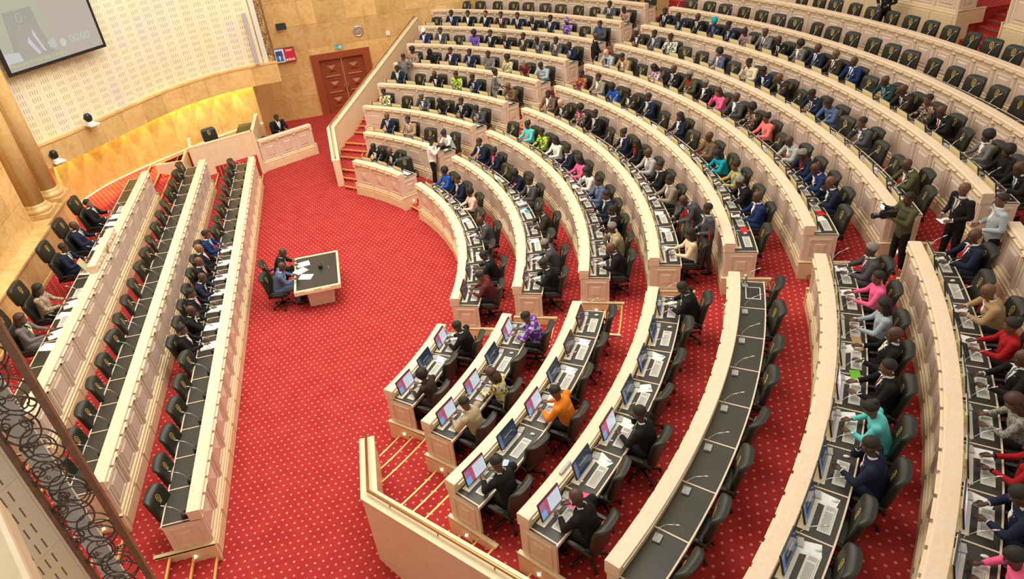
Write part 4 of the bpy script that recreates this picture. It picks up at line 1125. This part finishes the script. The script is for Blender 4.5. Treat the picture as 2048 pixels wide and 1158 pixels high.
# speaker's tribune
r = slab('tribune', [(.93, 9.74), (3.32, 10.64)], [-.05, -.05], [1.85, 1.85], .13, 'plain cream tribune enclosure with a black reading desk inside', 'tribune', coping=.01)
o = Vector(r.location)
m = MB(); m.hexa([V3(p)-o for p in ((3.24, 10.6, 0), (3.37, 10.64, 0), (3.42, 12.9, 0), (3.29, 12.9, 0), (3.24, 10.6, 1.9), (3.37, 10.64, 1.9), (3.42, 12.9, 1.9), (3.29, 12.9, 1.9))]); m.obj('side_wall', M['cream'], r)
m = MB(); m.hexa([V3(p)-o for p in ((.93, 9.74, .3), (1.05, 9.79, .3), (.80, 11.2, .3), (.68, 11.15, .3), (.93, 9.74, 1.85), (1.05, 9.79, 1.85), (.80, 11.2, 1.85), (.68, 11.15, 1.85))]); m.obj('side_wall', M['cream'], r)
m = MB(); m.hexa([V3(p)-o for p in ((2.52, 11.3, 1.50), (3.24, 11.3, 1.50), (3.26, 12.75, 1.50), (2.55, 12.75, 1.50), (2.52, 11.3, 1.60), (3.24, 11.3, 1.60), (3.26, 12.75, 1.60), (2.55, 12.75, 1.60))]); m.obj('reading_desk', M['top'], r)
m = MB(); m.box((2.9-o.x, 11.6-o.y, 0), (3.2-o.x, 12.6-o.y, 1.5)); m.obj('desk_pedestal', M['panel'], r)
m = MB(); m.box((.8, 10.0, 0), (3.24, 12.7, .889)); m.v = [v if True else v for v in m.v]; tag(m.obj('floor', M['carpet']), kind='structure')
chair('n', False, 'empty black leather chair inside the cream tribune', (1.62, 11.2, .889), radians(180+22), 'tribune chair')
# clerk's desk
class Seg(Path):
    def __init__(s, A, dr, n, w, Z_, F_, F0_):
        s.kind = 'seg'; s.k = 0; s.n = n; s.w = w; s.Z, s.F, s.F0 = Z_, F_, F0_; s.A = V2(A); s.d = V2(dr).normalized(); s.nn = V2((-s.d.y, s.d.x)); s.end = .04/w
    def P(s, t, d, z): q = s.A+s.d*(s.w*t)+s.nn*d; return V3((q.x, q.y, z))
    def rz(s, t): return atan2(s.nn.x, -s.nn.y)
    def len(s): return s.w
cd = Seg((3.40, 10.93), (2.27, 1.13), 3, .78, 1.37, .42, 0)
desk(cd, 'short panelled desk facing the floor beside the cream tribune, far left', None, lit=False)
m = MB(); m.hexa([cd.P(0, .1, 0), cd.P(3, .1, 0), cd.P(3, 1.7, 0), cd.P(0, 1.7, 0), cd.P(0, .1, .42), cd.P(3, .1, .42), cd.P(3, 1.7, .42), cd.P(0, 1.7, .42)]); tag(m.obj('floor', M['carpet']), kind='structure')
chair('n', False, 'black leather chair under the person at the short far desk', cd.P(1.7, .80, .42), cd.rz(0), 'side desk chairs')
chair('n', False, 'empty black chair mostly hidden behind the short far desk', cd.P(.5, .85, .42), cd.rz(0)+.4, 'side desk chairs')
person(sp('m k w L s'), cd.P(1.7, .80, .42), cd.rz(0), 'person in black suit and pale blue tie alone at the short far desk')
o = single(PAPER, 'paper_sheet', 'open cream document on the short far desk', 'paper', cd.P(1.9, .3, 1.152), cd.rz(0)); o.scale = (2.2, 1.2, 2)

# ---------------------------------------------------------------- door, signs, screens
def dw(x, z, off=0): return V3((x, DWy(x)-off, z))
D = thing('door_1', None, None, dw(7.42, 0)); D['kind'] = 'structure'; dl = Vector(D.location)
def dbox(nm, x0, x1, z0, z1, o0, o1, mt, par=None, bev=0):
    m = MB(); par = par or D; base = Vector(D.location) if par != None else dl
    m.hexa([dw(x, z, o)-dl for x, z, o in ((x0, z0, o0), (x1, z0, o0), (x1, z0, o1), (x0, z0, o1), (x0, z1, o0), (x1, z1, o0), (x1, z1, o1), (x0, z1, o1))])
    return m.obj(nm, mt, par, bevel=bev)
dbox('frame', 5.97, 6.34, 0, 2.98, -.25, .10, M['doorwood']); dbox('frame', 8.50, 8.86, 0, 2.98, -.25, .10, M['doorwood']); dbox('frame', 6.34, 8.50, 2.68, 2.98, -.25, .10, M['doorwood'])
for x0, x1, s in ((6.34, 7.415, 1), (7.425, 8.50, -1)):
    lf = dbox('door_leaf', x0, x1, 0, 2.68, -.22, -.14, M['doorwood'])
    for z0 in (.25, 1.05, 1.85):
        a, b = x0+.22, x1-.22; z1 = z0+.62; c = (a+b)/2
        m = MB()
        for (xa, xb, za, zb) in ((a, b, z0, z0+.05), (a, b, z1-.05, z1), (a, a+.05, z0+.05, z1-.05), (b-.05, b, z0+.05, z1-.05)):
            m.hexa([dw(x, z, o)-dl for x, z, o in ((xa, za, -.15), (xb, za, -.15), (xb, za, -.11), (xa, za, -.11), (xa, zb, -.15), (xb, zb, -.15), (xb, zb, -.11), (xa, zb, -.11))])
        q = [m.vert(dw(x, z, -.14)-dl) for x, z in ((a+.1, z0+.14), (b-.1, z0+.14), (b-.1, z1-.14), (a+.1, z1-.14))]; ap = m.vert(dw(c, (z0+z1)/2, -.04)-dl)
        for j in range(4): m.face((q[j], q[(j+1) % 4], ap))
        m.obj('carved_panel', M['doorwood'], lf)
        m = MB(); za = z1+.06; m.hexa([dw(x, z, o)-dl for x, z, o in ((a-.05, za+.07, -.15), (b+.05, za+.07, -.15), (b+.05, za+.07, -.07), (a-.05, za+.07, -.07), (a, za+.12, -.15), (b, za+.12, -.15), (b, za+.12, -.09), (a, za+.12, -.09))]); m.obj('ledge', M['doorwood'], lf)
    hx = x1-.08 if s > 0 else x0+.08
    m = MB(); m.tube([dw(hx, .95, -.14)-dl, dw(hx, .97, -.07)-dl, dw(hx, 1.35, -.07)-dl, dw(hx, 1.37, -.14)-dl], .016, 8); m.obj('door_handle', M['brass'], lf)
def text(s, size, loc, M3, mt, parent, name='lettering'):
    cu = bpy.data.curves.new(name, 'FONT'); cu.body = s; cu.size = size; cu.extrude = .001; cu.align_x = 'CENTER'; cu.align_y = 'CENTER'
    o = bpy.data.objects.new('tmp', cu); COL.objects.link(o); bpy.context.view_layer.update()
    me = bpy.data.meshes.new_from_object(o.evaluated_get(bpy.context.evaluated_depsgraph_get())); bpy.data.objects.remove(o)
    me.materials.clear(); me.materials.append(mt); n = bpy.data.objects.new(name, me); COL.objects.link(n); n.parent = parent
    n.matrix_local = Matrix.Translation(loc) @ M3; return n
def glow(nm, c, e=1.0): return simple(nm, tuple(x*.1 for x in c), .4, emit=c, es=e)
def flat(rt, ax, q, mt, nm, depth=.004):
    """polygon q [(u,v)] on plane with origin 0: ax=(U,V,N)"""
    U_2, V_2, N_ = ax; m = MB(); a = [m.vert(U_2*u+V_2*v) for u, v in q]; b = [m.vert(U_2*u+V_2*v+N_*depth) for u, v in q]
    m.face(a[::-1]); m.face(b)
    for i in range(len(q)): j = (i+1) % len(q); m.face((a[i], a[j], b[j], b[i]))
    return m.obj(nm, mt, rt)
def screen_thing(name, label, cat, o, U_2, V_2, w, h, bez=.03, th=.06):
    r = thing(name, label, cat, o); N_ = U_2.cross(V_2).normalized(); flat(r, (U_2, V_2, N_), [(-w/2, -h/2), (w/2, -h/2), (w/2, h/2), (-w/2, h/2)], M['plastic'], 'casing', th)
    R3 = Matrix((U_2, V_2, N_)).transposed().to_4x4(); return r, (U_2, V_2, N_), R3, N_*(th+.001)
def F2(r, ax, base, q, mt, nm, lift=.001):
    U_2, V_2, N_ = ax; o = flat(r, ax, q, mt, nm, .002); o.location = base+N_*lift; return o
ux = V3((1, .0375, 0)).normalized(); uz = V3((0, 0, 1)); dn = ux.cross(uz)
# exit sign
r, ax, R3, b = screen_thing('exit_sign', 'green and white emergency exit sign above the mahogany door', 'exit sign', dw(7.43, 3.18, .02), ux, uz, .36, .22, th=.03)
wt = glow('sign_white', (.8, .85, .8), .8); gr = glow('sign_green', (.0, .26, .12), .8)
F2(r, ax, b, [(-.17, -.10), (.17, -.10), (.17, .10), (-.17, .10)], wt, 'white_face')
F2(r, ax, b, [(-.15, -.085), (.15, -.085), (.15, .085), (-.15, .085)], gr, 'green_face', .004)
F2(r, ax, b, [(.04, -.065), (.11, -.065), (.11, .065), (.04, .065)], wt, 'doorway_symbol', .007)
F2(r, ax, b, [(-.05, -.06), (-.03, -.06), (-.01, -.01), (.02, -.05), (.03, -.045), (.01, .02), (.02, .05), (0, .06), (-.03, .03), (-.055, .02), (-.05, .01), (-.02, .015)], wt, 'running_figure', .007)
F2(r, ax, b, [(-.13, 0), (-.10, .035), (-.10, .012), (-.065, .012), (-.065, -.012), (-.10, -.012), (-.10, -.035)], wt, 'arrow', .007)
# clock
r = thing('wall_clock', 'round silver clock with dark face on the golden wall', 'clock', dw(8.5, 3.78, .02))
T = Matrix.Rotation(radians(90), 4, 'X')
m = MB(); m.lathe([(.20, 0), (.25, 0), (.255, .03), (.23, .06), (.205, .06), (.20, .04)], n=32, M=T); m.obj('case', M['chrome'], r)
m = MB(); m.lathe([(.001, .02), (.205, .02), (.205, .035), (.001, .035)], n=32, M=T); m.obj('dial', M['plastic'], r)
m = MB()
for i in range(12):
    a = i*pi/6; m.box((-.006, -.038, .15), (.006, -.036, .18), M=Matrix.Rotation(a, 4, 'Y'))
m.obj('hour_marks', M['white'], r)
for a, L, w in ((-2.2, .11, .008), (1.05, .15, .006)):
    m = MB(); m.box((-w, -.042, -.02), (w, -.040, L), M=Matrix.Rotation(a, 4, 'Y')); m.obj('hand', M['white'], r)
m = MB(); m.box((-.11, -.05, -.11), (.11, 0, .11)); o = m.obj('wall_box', M['white'], bevel=.02); o.location = dw(9.92, 3.47, 0); tag(o, 'small white square box fixed to the golden wall right of clock', 'box')
# television by the scroll screen
r, ax, R3, b = screen_thing('wall_television', 'wall television with red panel and speaker image beside the iron screen', 'television', dw(4.86, 3.22, .16), ux, uz, .96, .66)
blue = glow('tv_pale', (.62, .60, .66), .9); tvb = glow('tv_suit', (.05, .12, .26), .9); tvs = glow('tv_skin', (.10, .06, .05), .9); yel = glow('tv_yellow', (.75, .65, .25), .9); whi = glow('tv_white', (.85, .85, .85), .9)
F2(r, ax, b, [(-.46, -.31), (-.02, -.31), (-.02, .31), (-.46, .31)], blue, 'picture_left')
F2(r, ax, b, [(-.02, -.31), (.46, -.31), (.46, .31), (-.02, .31)], glow('tv_red', (.62, .02, .04), .9), 'picture_right')
F2(r, ax, b, [(-.42, -.26), (-.08, -.26), (-.10, .02), (-.40, .02)], tvb, 'speaker_suit', .003)
F2(r, ax, b, [(-.42, .0), (-.08, .0), (-.10, .22), (-.40, .22)], glow('tv_chair', (.03, .07, .16), .9), 'speaker_chair', .0025)
F2(r, ax, b, [(-.25+.05*cos(i*pi/6), .07+.07*sin(i*pi/6)) for i in range(12)], tvs, 'speaker_head', .005)
F2(r, ax, b, [(-.29, -.02), (-.21, -.02), (-.24, -.22), (-.26, -.22)], whi, 'speaker_shirt', .005)
F2(r, ax, b, [(.08, .23), (.40, .23), (.40, .245), (.08, .245)], yel, 'caption_line', .004); F2(r, ax, b, [(.08, .18), (.36, .18), (.36, .20), (.08, .20)], whi, 'caption_line', .004)
F2(r, ax, b, [(-.44, -.30), (-.04, -.30), (-.04, -.27), (-.44, -.27)], yel, 'name_strip', .004)
F2(r, ax, b, [(.06+.035*cos(i*pi/6), -.22+.05*sin(i*pi/6)) for i in range(12)], whi, 'crest', .004)
text('00:00', .15, b+ax[2]*.006+ax[0]*.28+ax[1]*(-.22), R3, whi, r)
m = MB(); m.tube([V3((0, .0, .1)), V3((0, .18, .1))], .03, 8); m.obj('wall_bracket', M['grey'], r)
# small dark monitor on a bracket
r, ax, R3, b = screen_thing('wall_monitor', 'small switched-off black monitor on a bracket high on the golden wall', 'monitor', dw(5.02, 4.52, .25), ux, V3((0, .15, 1)).normalized(), .46, .30, th=.05)
m = MB(); m.tube([V3((-.1, .0, 0)), V3((-.18, .22, .03))], .02, 8); m.box((-.24, .12, -.02), (-.12, .24, .1)); m.obj('bracket', M['grey'], r)
# line array speaker
m = MB(); m.box((-.07, -.08, 0), (.07, .08, 2.05)); o = m.obj('column_loudspeaker', M['grey'], bevel=.012); o.location = (4.02, 12.72, 3.98); tag(o, 'tall slim grey loudspeaker at right end of the perforated wall', 'loudspeaker')
# pan-tilt cameras
def ptz(loc, label, rz):
    r = thing('dome_camera', label, 'camera', loc, rz)
    m = MB(); m.box((-.22, -.02, -.05), (.22, .34, .0)); m.obj('mounting_shelf', M['white'], r, bevel=.01)
    m = MB(); m.lathe([(.11, 0), (.12, .02), (.11, .08), (.08, .10)], c=(0, .12, 0), n=18); m.obj('base', M['white'], r)
    m = MB(); cushion(m, (0, .12, .23), (.12, .11, .15), .7, 16, 10); b_ = m.obj('head', M['plastic'], r)
    m = MB(); m.tube([(0, .03, .24), (0, -.02, .24)], .05, 14); m.obj('lens', M['plastic'], b_)
ptz((-1.42, 7.45, 4.0), 'black camera on white shelf at the foot of the perforated wall', radians(-45))
ptz((-2.50, 6.30, 3.28), 'white-hooded camera mounted on the stone beam at far left', radians(-50))
# main screen
Ub = (V3((-.42, 8.95, 0))-V3((-2.60, 6.12, 0))); wS = Ub.length; Ub.normalize(); Nb = Ub.cross(uz)
oc = (V3((-.42, 8.95, 0))+V3((-2.60, 6.12, 0)))/2+V3((0, 0, 6.18+1.2))+Nb*.12
r, ax, R3, b = screen_thing('projection_screen', 'large black-framed screen showing a suited speaker, upper left', 'screen', oc, Ub, uz, wS, 2.4, th=.07)
hw_ = wS/2-.10; gk = lambda n_, c: glow('screen_'+n_, c, .78)
F2(r, ax, b, [(-hw_, -1.1), (hw_, -1.1), (hw_, 1.1), (-hw_, 1.1)], gk('field', (.52, .47, .40)), 'picture')
F2(r, ax, b, [(-hw_, -1.1), (.05, -1.1), (.05, 1.1), (-hw_, 1.1)], gk('wall', (.50, .50, .38)), 'picture_left', .003)
F2(r, ax, b, [(-1.35, -.7), (-.2, -.7), (-.25, .55), (-1.2, .55)], gk('chairback', (.40, .39, .33)), 'pictured_chair', .005)
F2(r, ax, b, [(-1.2, -.95), (.0, -.95), (-.25, -.1), (-.55, .12), (-.85, .12), (-1.1, -.1)], gk('suit', (.44, .40, .35)), 'pictured_suit', .007)
F2(r, ax, b, [(-.62, -.8), (-.5, -.8), (-.72, -.25), (-.80, -.40)], gk('shirt', (.62, .64, .68)), 'pictured_shirt', .009)
F2(r, ax, b, [(-.40, -.75), (-.32, -.78), (-.5, -.05), (-.55, -.25)], gk('shirt2', (.62, .64, .68)), 'pictured_shirt', .009)
F2(r, ax, b, [(-hw_, -.95), (-1.15, -.95), (-1.2, -.6), (-hw_, -.55)], gk('paper', (.60, .62, .62)), 'pictured_desk', .009)
F2(r, ax, b, [(-.15, -.75), (.08, -.75), (.08, -.45), (-.2, -.55)], gk('paper2', (.56, .58, .58)), 'pictured_desk', .009)
F2(r, ax, b, [(-hw_+.05, -1.05), (.1, -1.05), (.1, -.86), (-hw_+.05, -.86)], gk('strip', (.46, .44, .40)), 'name_strip', .011)
F2(r, ax, b, [(.32+.10*cos(i*pi/8), -.68+.13*sin(i*pi/8)) for i in range(16)], gk('crest', (.64, .66, .60)), 'crest', .009)
text('Fernando P. Dias dos Santos', .155, b+ax[2]*.015+ax[0]*(-.72)+ax[1]*(-.955), R3, glow('screen_yellow', (.66, .60, .18), .8), r)
text('00:00', .34, b+ax[2]*.012+ax[0]*(.95)+ax[1]*(-.66), R3, glow('screen_digits', (.60, .58, .54), .8), r)
m = MB(); 
for i in range(18):
    a = 2*pi*i/18; m.tube([ax[0]*(-.75+.09*cos(a))+ax[1]*(.32+.13*sin(a)), ax[0]*(-.75+.09*cos(a+.36))+ax[1]*(.32+.13*sin(a+.36))], .010, 4)
o = m.obj('pictured_crest', gk('crest2', (.56, .56, .48)), r); o.location = b+ax[2]*.006

# ---------------------------------------------------------------- cove lamps shining down the recess wall
cv = offset(rec, -.13); tot = [0]
for a, b_ in zip(cv, cv[1:]): tot.append(tot[-1]+(b_-a).length)
for i in range(11):
    s_ = tot[-1]*(i+.5)/11; j = max(q for q in range(len(tot)) if tot[q] <= s_); j = min(j, len(cv)-2); f = (s_-tot[j])/(tot[j+1]-tot[j]); q = cv[j].lerp(cv[j+1], f)
    l = bpy.data.lights.new('recess_lamp', 'SPOT'); l.energy = 400; l.color = (1, .92, .25); l.spot_size = radians(56); l.spot_blend = .3; l.shadow_soft_size = .05
    o = bpy.data.objects.new('recess_lamp', l); COL.objects.link(o); o.location = (q.x, q.y, 3.82)
    n_ = rec[j+1]-rec[j]; n_ = V2((-n_.y, n_.x)).normalized(); o.rotation_euler = V3((n_.x*.03, n_.y*.03, -1)).to_track_quat('-Z', 'Y').to_euler()

# ---------------------------------------------------------------- central table
r = thing('witness_table', 'square table with black top on the open red floor', 'table', (5.50, .05, 0))
m = MB()
for (a, b_) in (((-.66, -1.04), (.66, -.96)), ((-.66, .96), (.66, 1.04)), ((-.66, -.96), (-.60, .96)), ((.60, -.96), (.66, .96))): m.box((a[0], a[1], .64), (b_[0], b_[1], .765))
for s in (-1, 1):
    for q in (-.36, .12): m.box((q, s*1.04-.02, .655), (q+.24, s*1.04+.02, .735))
m.obj('moulded_edge', M['mould'], r)
m = MB(); m.box((-.60, -.96, .72), (.60, .96, .757)); m.obj('tabletop', M['top'], r)
m = MB(); m.box((-.36, -.70, 0), (.36, .70, .66))
for s in (-1, 1): m.box((-.28, s*.70-.012, .10), (.28, s*.70+.012, .58))
m.obj('pedestal', M['panel'], r, bevel=.006)
o = single(PHONE, 'table_console', 'round black microphone console on the central table', 'microphone', (5.62, .18, .757), 1.4); o.scale = (1.2, 1.2, 1.1)
m = MB(); m.box((-.10, -.006, 0), (.10, .006, .014)); o = m.obj('pen', M['chrome']); o.location = (5.85, .12, .757); o.rotation_euler = (0, 0, 1.75); tag(o, 'thin silver pen lying on the central table', 'pen')
for x, y, a, w in ((5.10, .62, 0.15, 'far'), (5.02, .22, .6, 'middle'), (5.18, -.18, -.35, 'near')):
    o = single(PAPER, 'paper_sheet', f'white papers on the central table, {w} pile of three', 'paper', (x, y, .7575), a+pi/2); o.scale = (1.4, 1.3, 3)
for y, s, lab in ((.58, 'm k L - b 1', 'person in black jacket bent over papers at the far side of central table'), (-.30, 'm B w - b 1', 'person in slate blue jacket writing at the near side of central table')):
    person(sp(s), (4.46, y, 0), -pi/2+(.0 if y > 0 else .1), lab)
    chair('n', True, 'black leather swivel chair at the central table, ' + ('far side' if y > 0 else 'near side'), (4.30 if y > 0 else 4.36, y, 0), -pi/2+(.15 if y > 0 else -.12), 'central table chairs')
# ---------------------------------------------------------------- presidium: tall chairs, sitters, their desk things
p3 = PATHS['P3']
PRES = [(3.65, 'm k w k s 2 3', 'person in black suit and striped tie, farthest of the five in tall chairs'), (2.05, 'm n w k b 2', 'person in navy suit and dark tie, second of five in tall chairs'),
        (.60, 'm n w k s', 'person in navy suit holding papers in the centre tall chair'), (-1.60, 'w H . . l 0 2', 'person in beige checked top reading a sheet in tall chair'), (-2.95, 'w g y . r 0 2', 'person in grey jacket over yellow top, nearest in the tall chairs')]
for i, (y, s, lab) in enumerate(PRES):
    person(sp(s), (-.92, y, 1.33), -pi/2, lab)
    chair('t', True, f"tall black leather chair, {ORD[i]} of five from the far end", (-1.02, y, 1.33), -pi/2, 'tall presidium chairs', 'high_back_chair')
    o = single(PAPER, 'paper_sheet', f"white papers on the top bench before the {ORD[i]} tall chair", 'paper', (-.38, y+.1, 2.052), -pi/2+.1*i); o.scale = (1.7, 1.6, 4)
    o = single(PAPER, 'paper_sheet', f"second paper pile on the top bench beside the {ORD[i]} tall chair", 'paper', (-.42, y-.45, 2.052), -pi/2-.3); o.scale = (1.4, 1.5, 4)
    mic(f"gooseneck microphone before the {ORD[i]} tall chair", (-.20, y+.35, 2.052), -pi/2)
    r = keyboard(f"white keyboard before the {ORD[i]} tall chair", (-.42, y+.62, 2.052), -pi/2)
# raised middle of the presidium rail with its carved frieze
r = thing('raised_desk_front', 'raised middle section of the presidium rail with carved scroll frieze', 'desk', (-.05, .7, 2.27), 0)
m = MB(); m.box((-.11, -1.15, 0), (.11, 1.15, .22)); m.obj('raised_rail', M['rail'], r, bevel=.01)
m = MB()
for i in range(8):
    y = -.95+i*.27
    if i in (3, 4): continue
    m.tube([V3((.125, y+.055*(1-.8*q/18)*cos(q*.5), .11+.055*(1-.8*q/18)*sin(q*.5))) for q in range(19)], .012, 6)
    m.tube([(.125, y+.05, .09), (.125, y+.13, .13)], .012, 6)
tag(m.obj('scroll_frieze', M['mould'], r), kind='stuff')
m = MB(); m.ell((.125, 0, .11), (.02, .07, .08)); m.tube([(.13, 0.09*cos(a), .11+.10*sin(a)) for a in [2*pi*q/16 for q in range(17)]], .014, 6); m.obj('crest', M['gold'], r)
m = MB(); m.hexa([(-.02, -.15, 0), (0, -.15, 0), (0, .15, 0), (-.02, .15, 0), (-.16, -.15, .34), (-.14, -.15, .34), (-.14, .15, .34), (-.16, .15, .34)])
o = m.obj('laptop_lid', M['silver']); o.location = (-.42, .25, 2.06); tag(o, 'open laptop with pale lid before the centre tall chair', 'laptop')

# ---------------------------------------------------------------- standing people
def pol(r, a, z): return V3((r*cos(radians(a)), r*sin(radians(a)), z))
def aisle_z(k, r):
    for kk in (k, k-1, k-2):
        for i in (2, 1, 0):
            if r >= RR(kk)+NOS[i]: return F(kk-1)+rise(kk)*(i+1)/3
    return F(k)
def video_camera(loc, rz, label, light):
    r = thing('video_camera', label, 'video camera', loc, rz)
    m = MB(); m.box((-.06, -.16, -.07), (.06, .16, .08)); m.obj('body', M['plastic'], r, bevel=.01)
    m = MB(); m.tube([(0, .15, 0), (0, .30, 0)], .05, 14); m.tube([(0, .28, 0), (0, .34, 0)], .062, 14); m.obj('lens', M['plastic'], r)
    m = MB(); m.tube([(0, -.10, .10), (0, -.08, .15), (0, .12, .15), (0, .14, .09)], .014, 8); m.obj('handle', M['plastic'], r)
    m = MB(); m.box((.06, -.02, .02), (.15, .02, .09)); m.obj('viewfinder', M['plastic'], r)
    if light:
        m = MB(); m.box((-.07, .10, .15), (.07, .16, .24)); h = m.obj('light_head', M['plastic'], r); m = MB(); m.box((-.055, .16, .16), (.055, .165, .23)); m.obj('light_panel', simple('camera_led', (1, 1, 1), .5, emit=(.9, .95, 1), es=30), h)
def stand(s, loc, rz, lab, tr=None): return person(sp(s), loc, rz, lab, True, 1.06, trousers=tr)
stand('m w . . s 5', (9.95, 5.30, F(1)), radians(-105), 'standing person in white shirt, black trousers, aiming a video camera', 'k')
video_camera((10.32, 5.20, F(1)+1.47), radians(-105), 'black video camera held by the standing person in white shirt', False)
c = pol(19.95, -23.9, aisle_z(7, 19.95)); stand('m q . . s 5', c, radians(80), 'standing person in olive top filming with a lit camera, right aisle', 'k')
video_camera(c+V3((-.42, .05, 1.44)), radians(80), 'black video camera with bright lamp in the right aisle', True)
c = pol(20.75, -25.0, F(7)); stand('m k w g b 4', c, radians(85), 'standing person in black suit and grey tie holding notes, right aisle')
o = single(PAPER, 'notebook', 'white notebook held by the standing person in black suit', 'notebook', c+V3((-.30, 0, 1.11)), radians(80)); o.scale = (1.0, .8, 4)
c = pol(21.25, -26.3, F(7)); stand('m L w - s 4', c, radians(60), 'standing person in pale blue-grey jacket seen from behind, right aisle')
c = pol(19.05, 24.9, F(6)); stand('m k L k b 4', c, radians(-105), 'standing person in black suit in the upper aisle beside the far block')
c = pol(16.05, 51.2, F(4)); stand('m g . . s 6', c, radians(-39), 'standing person in grey suit, back turned, near the left parapet', 'g')
c = pol(15.45, 31.8, F(4)); stand('w g w - u 4', c, radians(-115), 'standing person in grey jacket holding papers in the far block')
o = single(PAPER, 'paper_bundle', 'papers held by the standing person in grey jacket', 'paper', c+V3((.22, -.14, 1.08)), radians(-115)); o.scale = (1, .8, 12)
stand('m c w d s 4', (15.15, -5.50, F(4)), radians(75), 'standing person in charcoal suit and brown tie with a red folder')
m = MB(); m.box((-.12, -.015, -.16), (.12, .015, .16)); o = m.obj('red_folder', M['red']); o.location = (15.06, -5.72, F(4)+1.12); o.rotation_euler = (0, .2, radians(70)); tag(o, 'red folder carried by the standing person in charcoal suit', 'folder')
stand('m c w - b 7', (15.42, -4.55, F(4)), radians(88), 'standing person in charcoal jacket bending over the desk to write')
c = pol(26.15, 6.1, F(10)); stand('m k w k s 4', c, radians(120), 'standing person in black suit with folded arms behind the empty back row')
# loose things on desks
L5 = PATHS['L5']; zt = L5.Z-.218
m = MB(); m.box((-.22, -.15, 0), (.22, .15, .012)); m.box((-.20, -.13, .012), (.20, .13, .014), 1); o = m.obj('tablet', [M['tray'], M['plastic']]); o.location = L5.P(.45, .38, zt); o.rotation_euler = (0, 0, L5.rz(.45)); tag(o, 'dark tablet lying on the first place of the empty near desk', 'tablet')
m = MB(); m.lathe([(.045, 0), (.045, .18), (.035, .20), (.035, .24), (.02, .25)], n=14); o = m.obj('steel_flask', M['chrome']); o.location = L5.P(.12, .22, zt); tag(o, 'steel flask standing at the far end of the empty near desk', 'flask')
def flatbox(nm, lab, cat, p_, t, d, w, l, h, mt, a=0):
    m = MB(); m.box((-w/2, -l/2, 0), (w/2, l/2, h)); o = m.obj(nm, mt, bevel=.002); o.location = p_.P(t, d, p_.Z-.217); o.rotation_euler = (0, 0, p_.rz(t)+a); return tag(o, lab, cat)
L4 = PATHS['L4']; L6 = PATHS['L6']; L7 = PATHS['L7']; L3 = PATHS['L3']; L2 = PATHS['L2']; M6 = PATHS['M6']; M5 = PATHS['M5']
flatbox('pink_folder', 'pink folder on the near desk beside the nearest sitter of fourth row', 'folder', L4, 6.15, .42, .34, .30, .012, M['cp'], .3)
flatbox('mobile_phone', 'black mobile phone lying on the pink folder', 'phone', L4, 6.18, .42, .06, .13, .028, M['plastic'], .5)
flatbox('name_plate', 'dark name plate on the rail of fourth near desk', 'name plate', L4, 5.85, .02, .30, .05, .26, M['grey'])
flatbox('green_booklet', 'bright green booklet on sixth row near desk', 'booklet', L6, 4.05, .44, .30, .16, .02, simple('green_cover', (.16, .45, .03)), .2)
flatbox('document_folder', 'tan folder on sixth row near desk between two keyboards', 'folder', L6, 3.0, .46, .42, .16, .015, M['cY'], .1)
flatbox('blue_tissue_pack', 'pale blue packet on third row near desk', 'packet', L3, 5.02, .42, .16, .10, .03, simple('pale_blue', (.45, .62, .75)), .3)
flatbox('yellow_notepad', 'yellow notepad on third row near desk', 'notepad', L3, 3.0, .44, .12, .08, .012, simple('yellow_note', (.75, .50, .16)), .2)
flatbox('red_folder', 'red folder on the last places of sixth row, middle block', 'folder', M6, 15.9, .46, .26, .16, .02, M['red'], .2)
flatbox('red_folder', 'red folder on fifth row desk near its lower end, middle block', 'folder', M5, 13.0, .46, .26, .16, .02, M['red'], .1)
flatbox('patterned_notebook', 'orange and black patterned notebook at seventh row near desk', 'notebook', L7, 8.9, .42, .26, .18, .02, mat_print('orange_black_print', [(.75, .2, .05), (.05, .02, .02), (.7, .5, .3)], 30), .2)
flatbox('document_bundle', 'thick white documents on second row desk, middle block', 'paper', PATHS['M2'], 4.7, .42, .30, .26, .05, M['paper'], .3)
flatbox('blue_folder', 'light blue folder on second row desk, middle block', 'folder', PATHS['M2'], 5.35, .46, .24, .10, .03, M['ct'], .1)
# cream ledge of the viewing gallery, lower left corner
m = MB(); q = [(5.28, -15.47), (6.02, -16.72), (4.9, -17.4), (4.15, -16.15)]
m.hexa([V3((x, y, 8.2)) for x, y in q]+[V3((x, y, 8.5)) for x, y in q]); tag(m.obj('trim_5', M['cream'], bevel=.03), kind='structure')
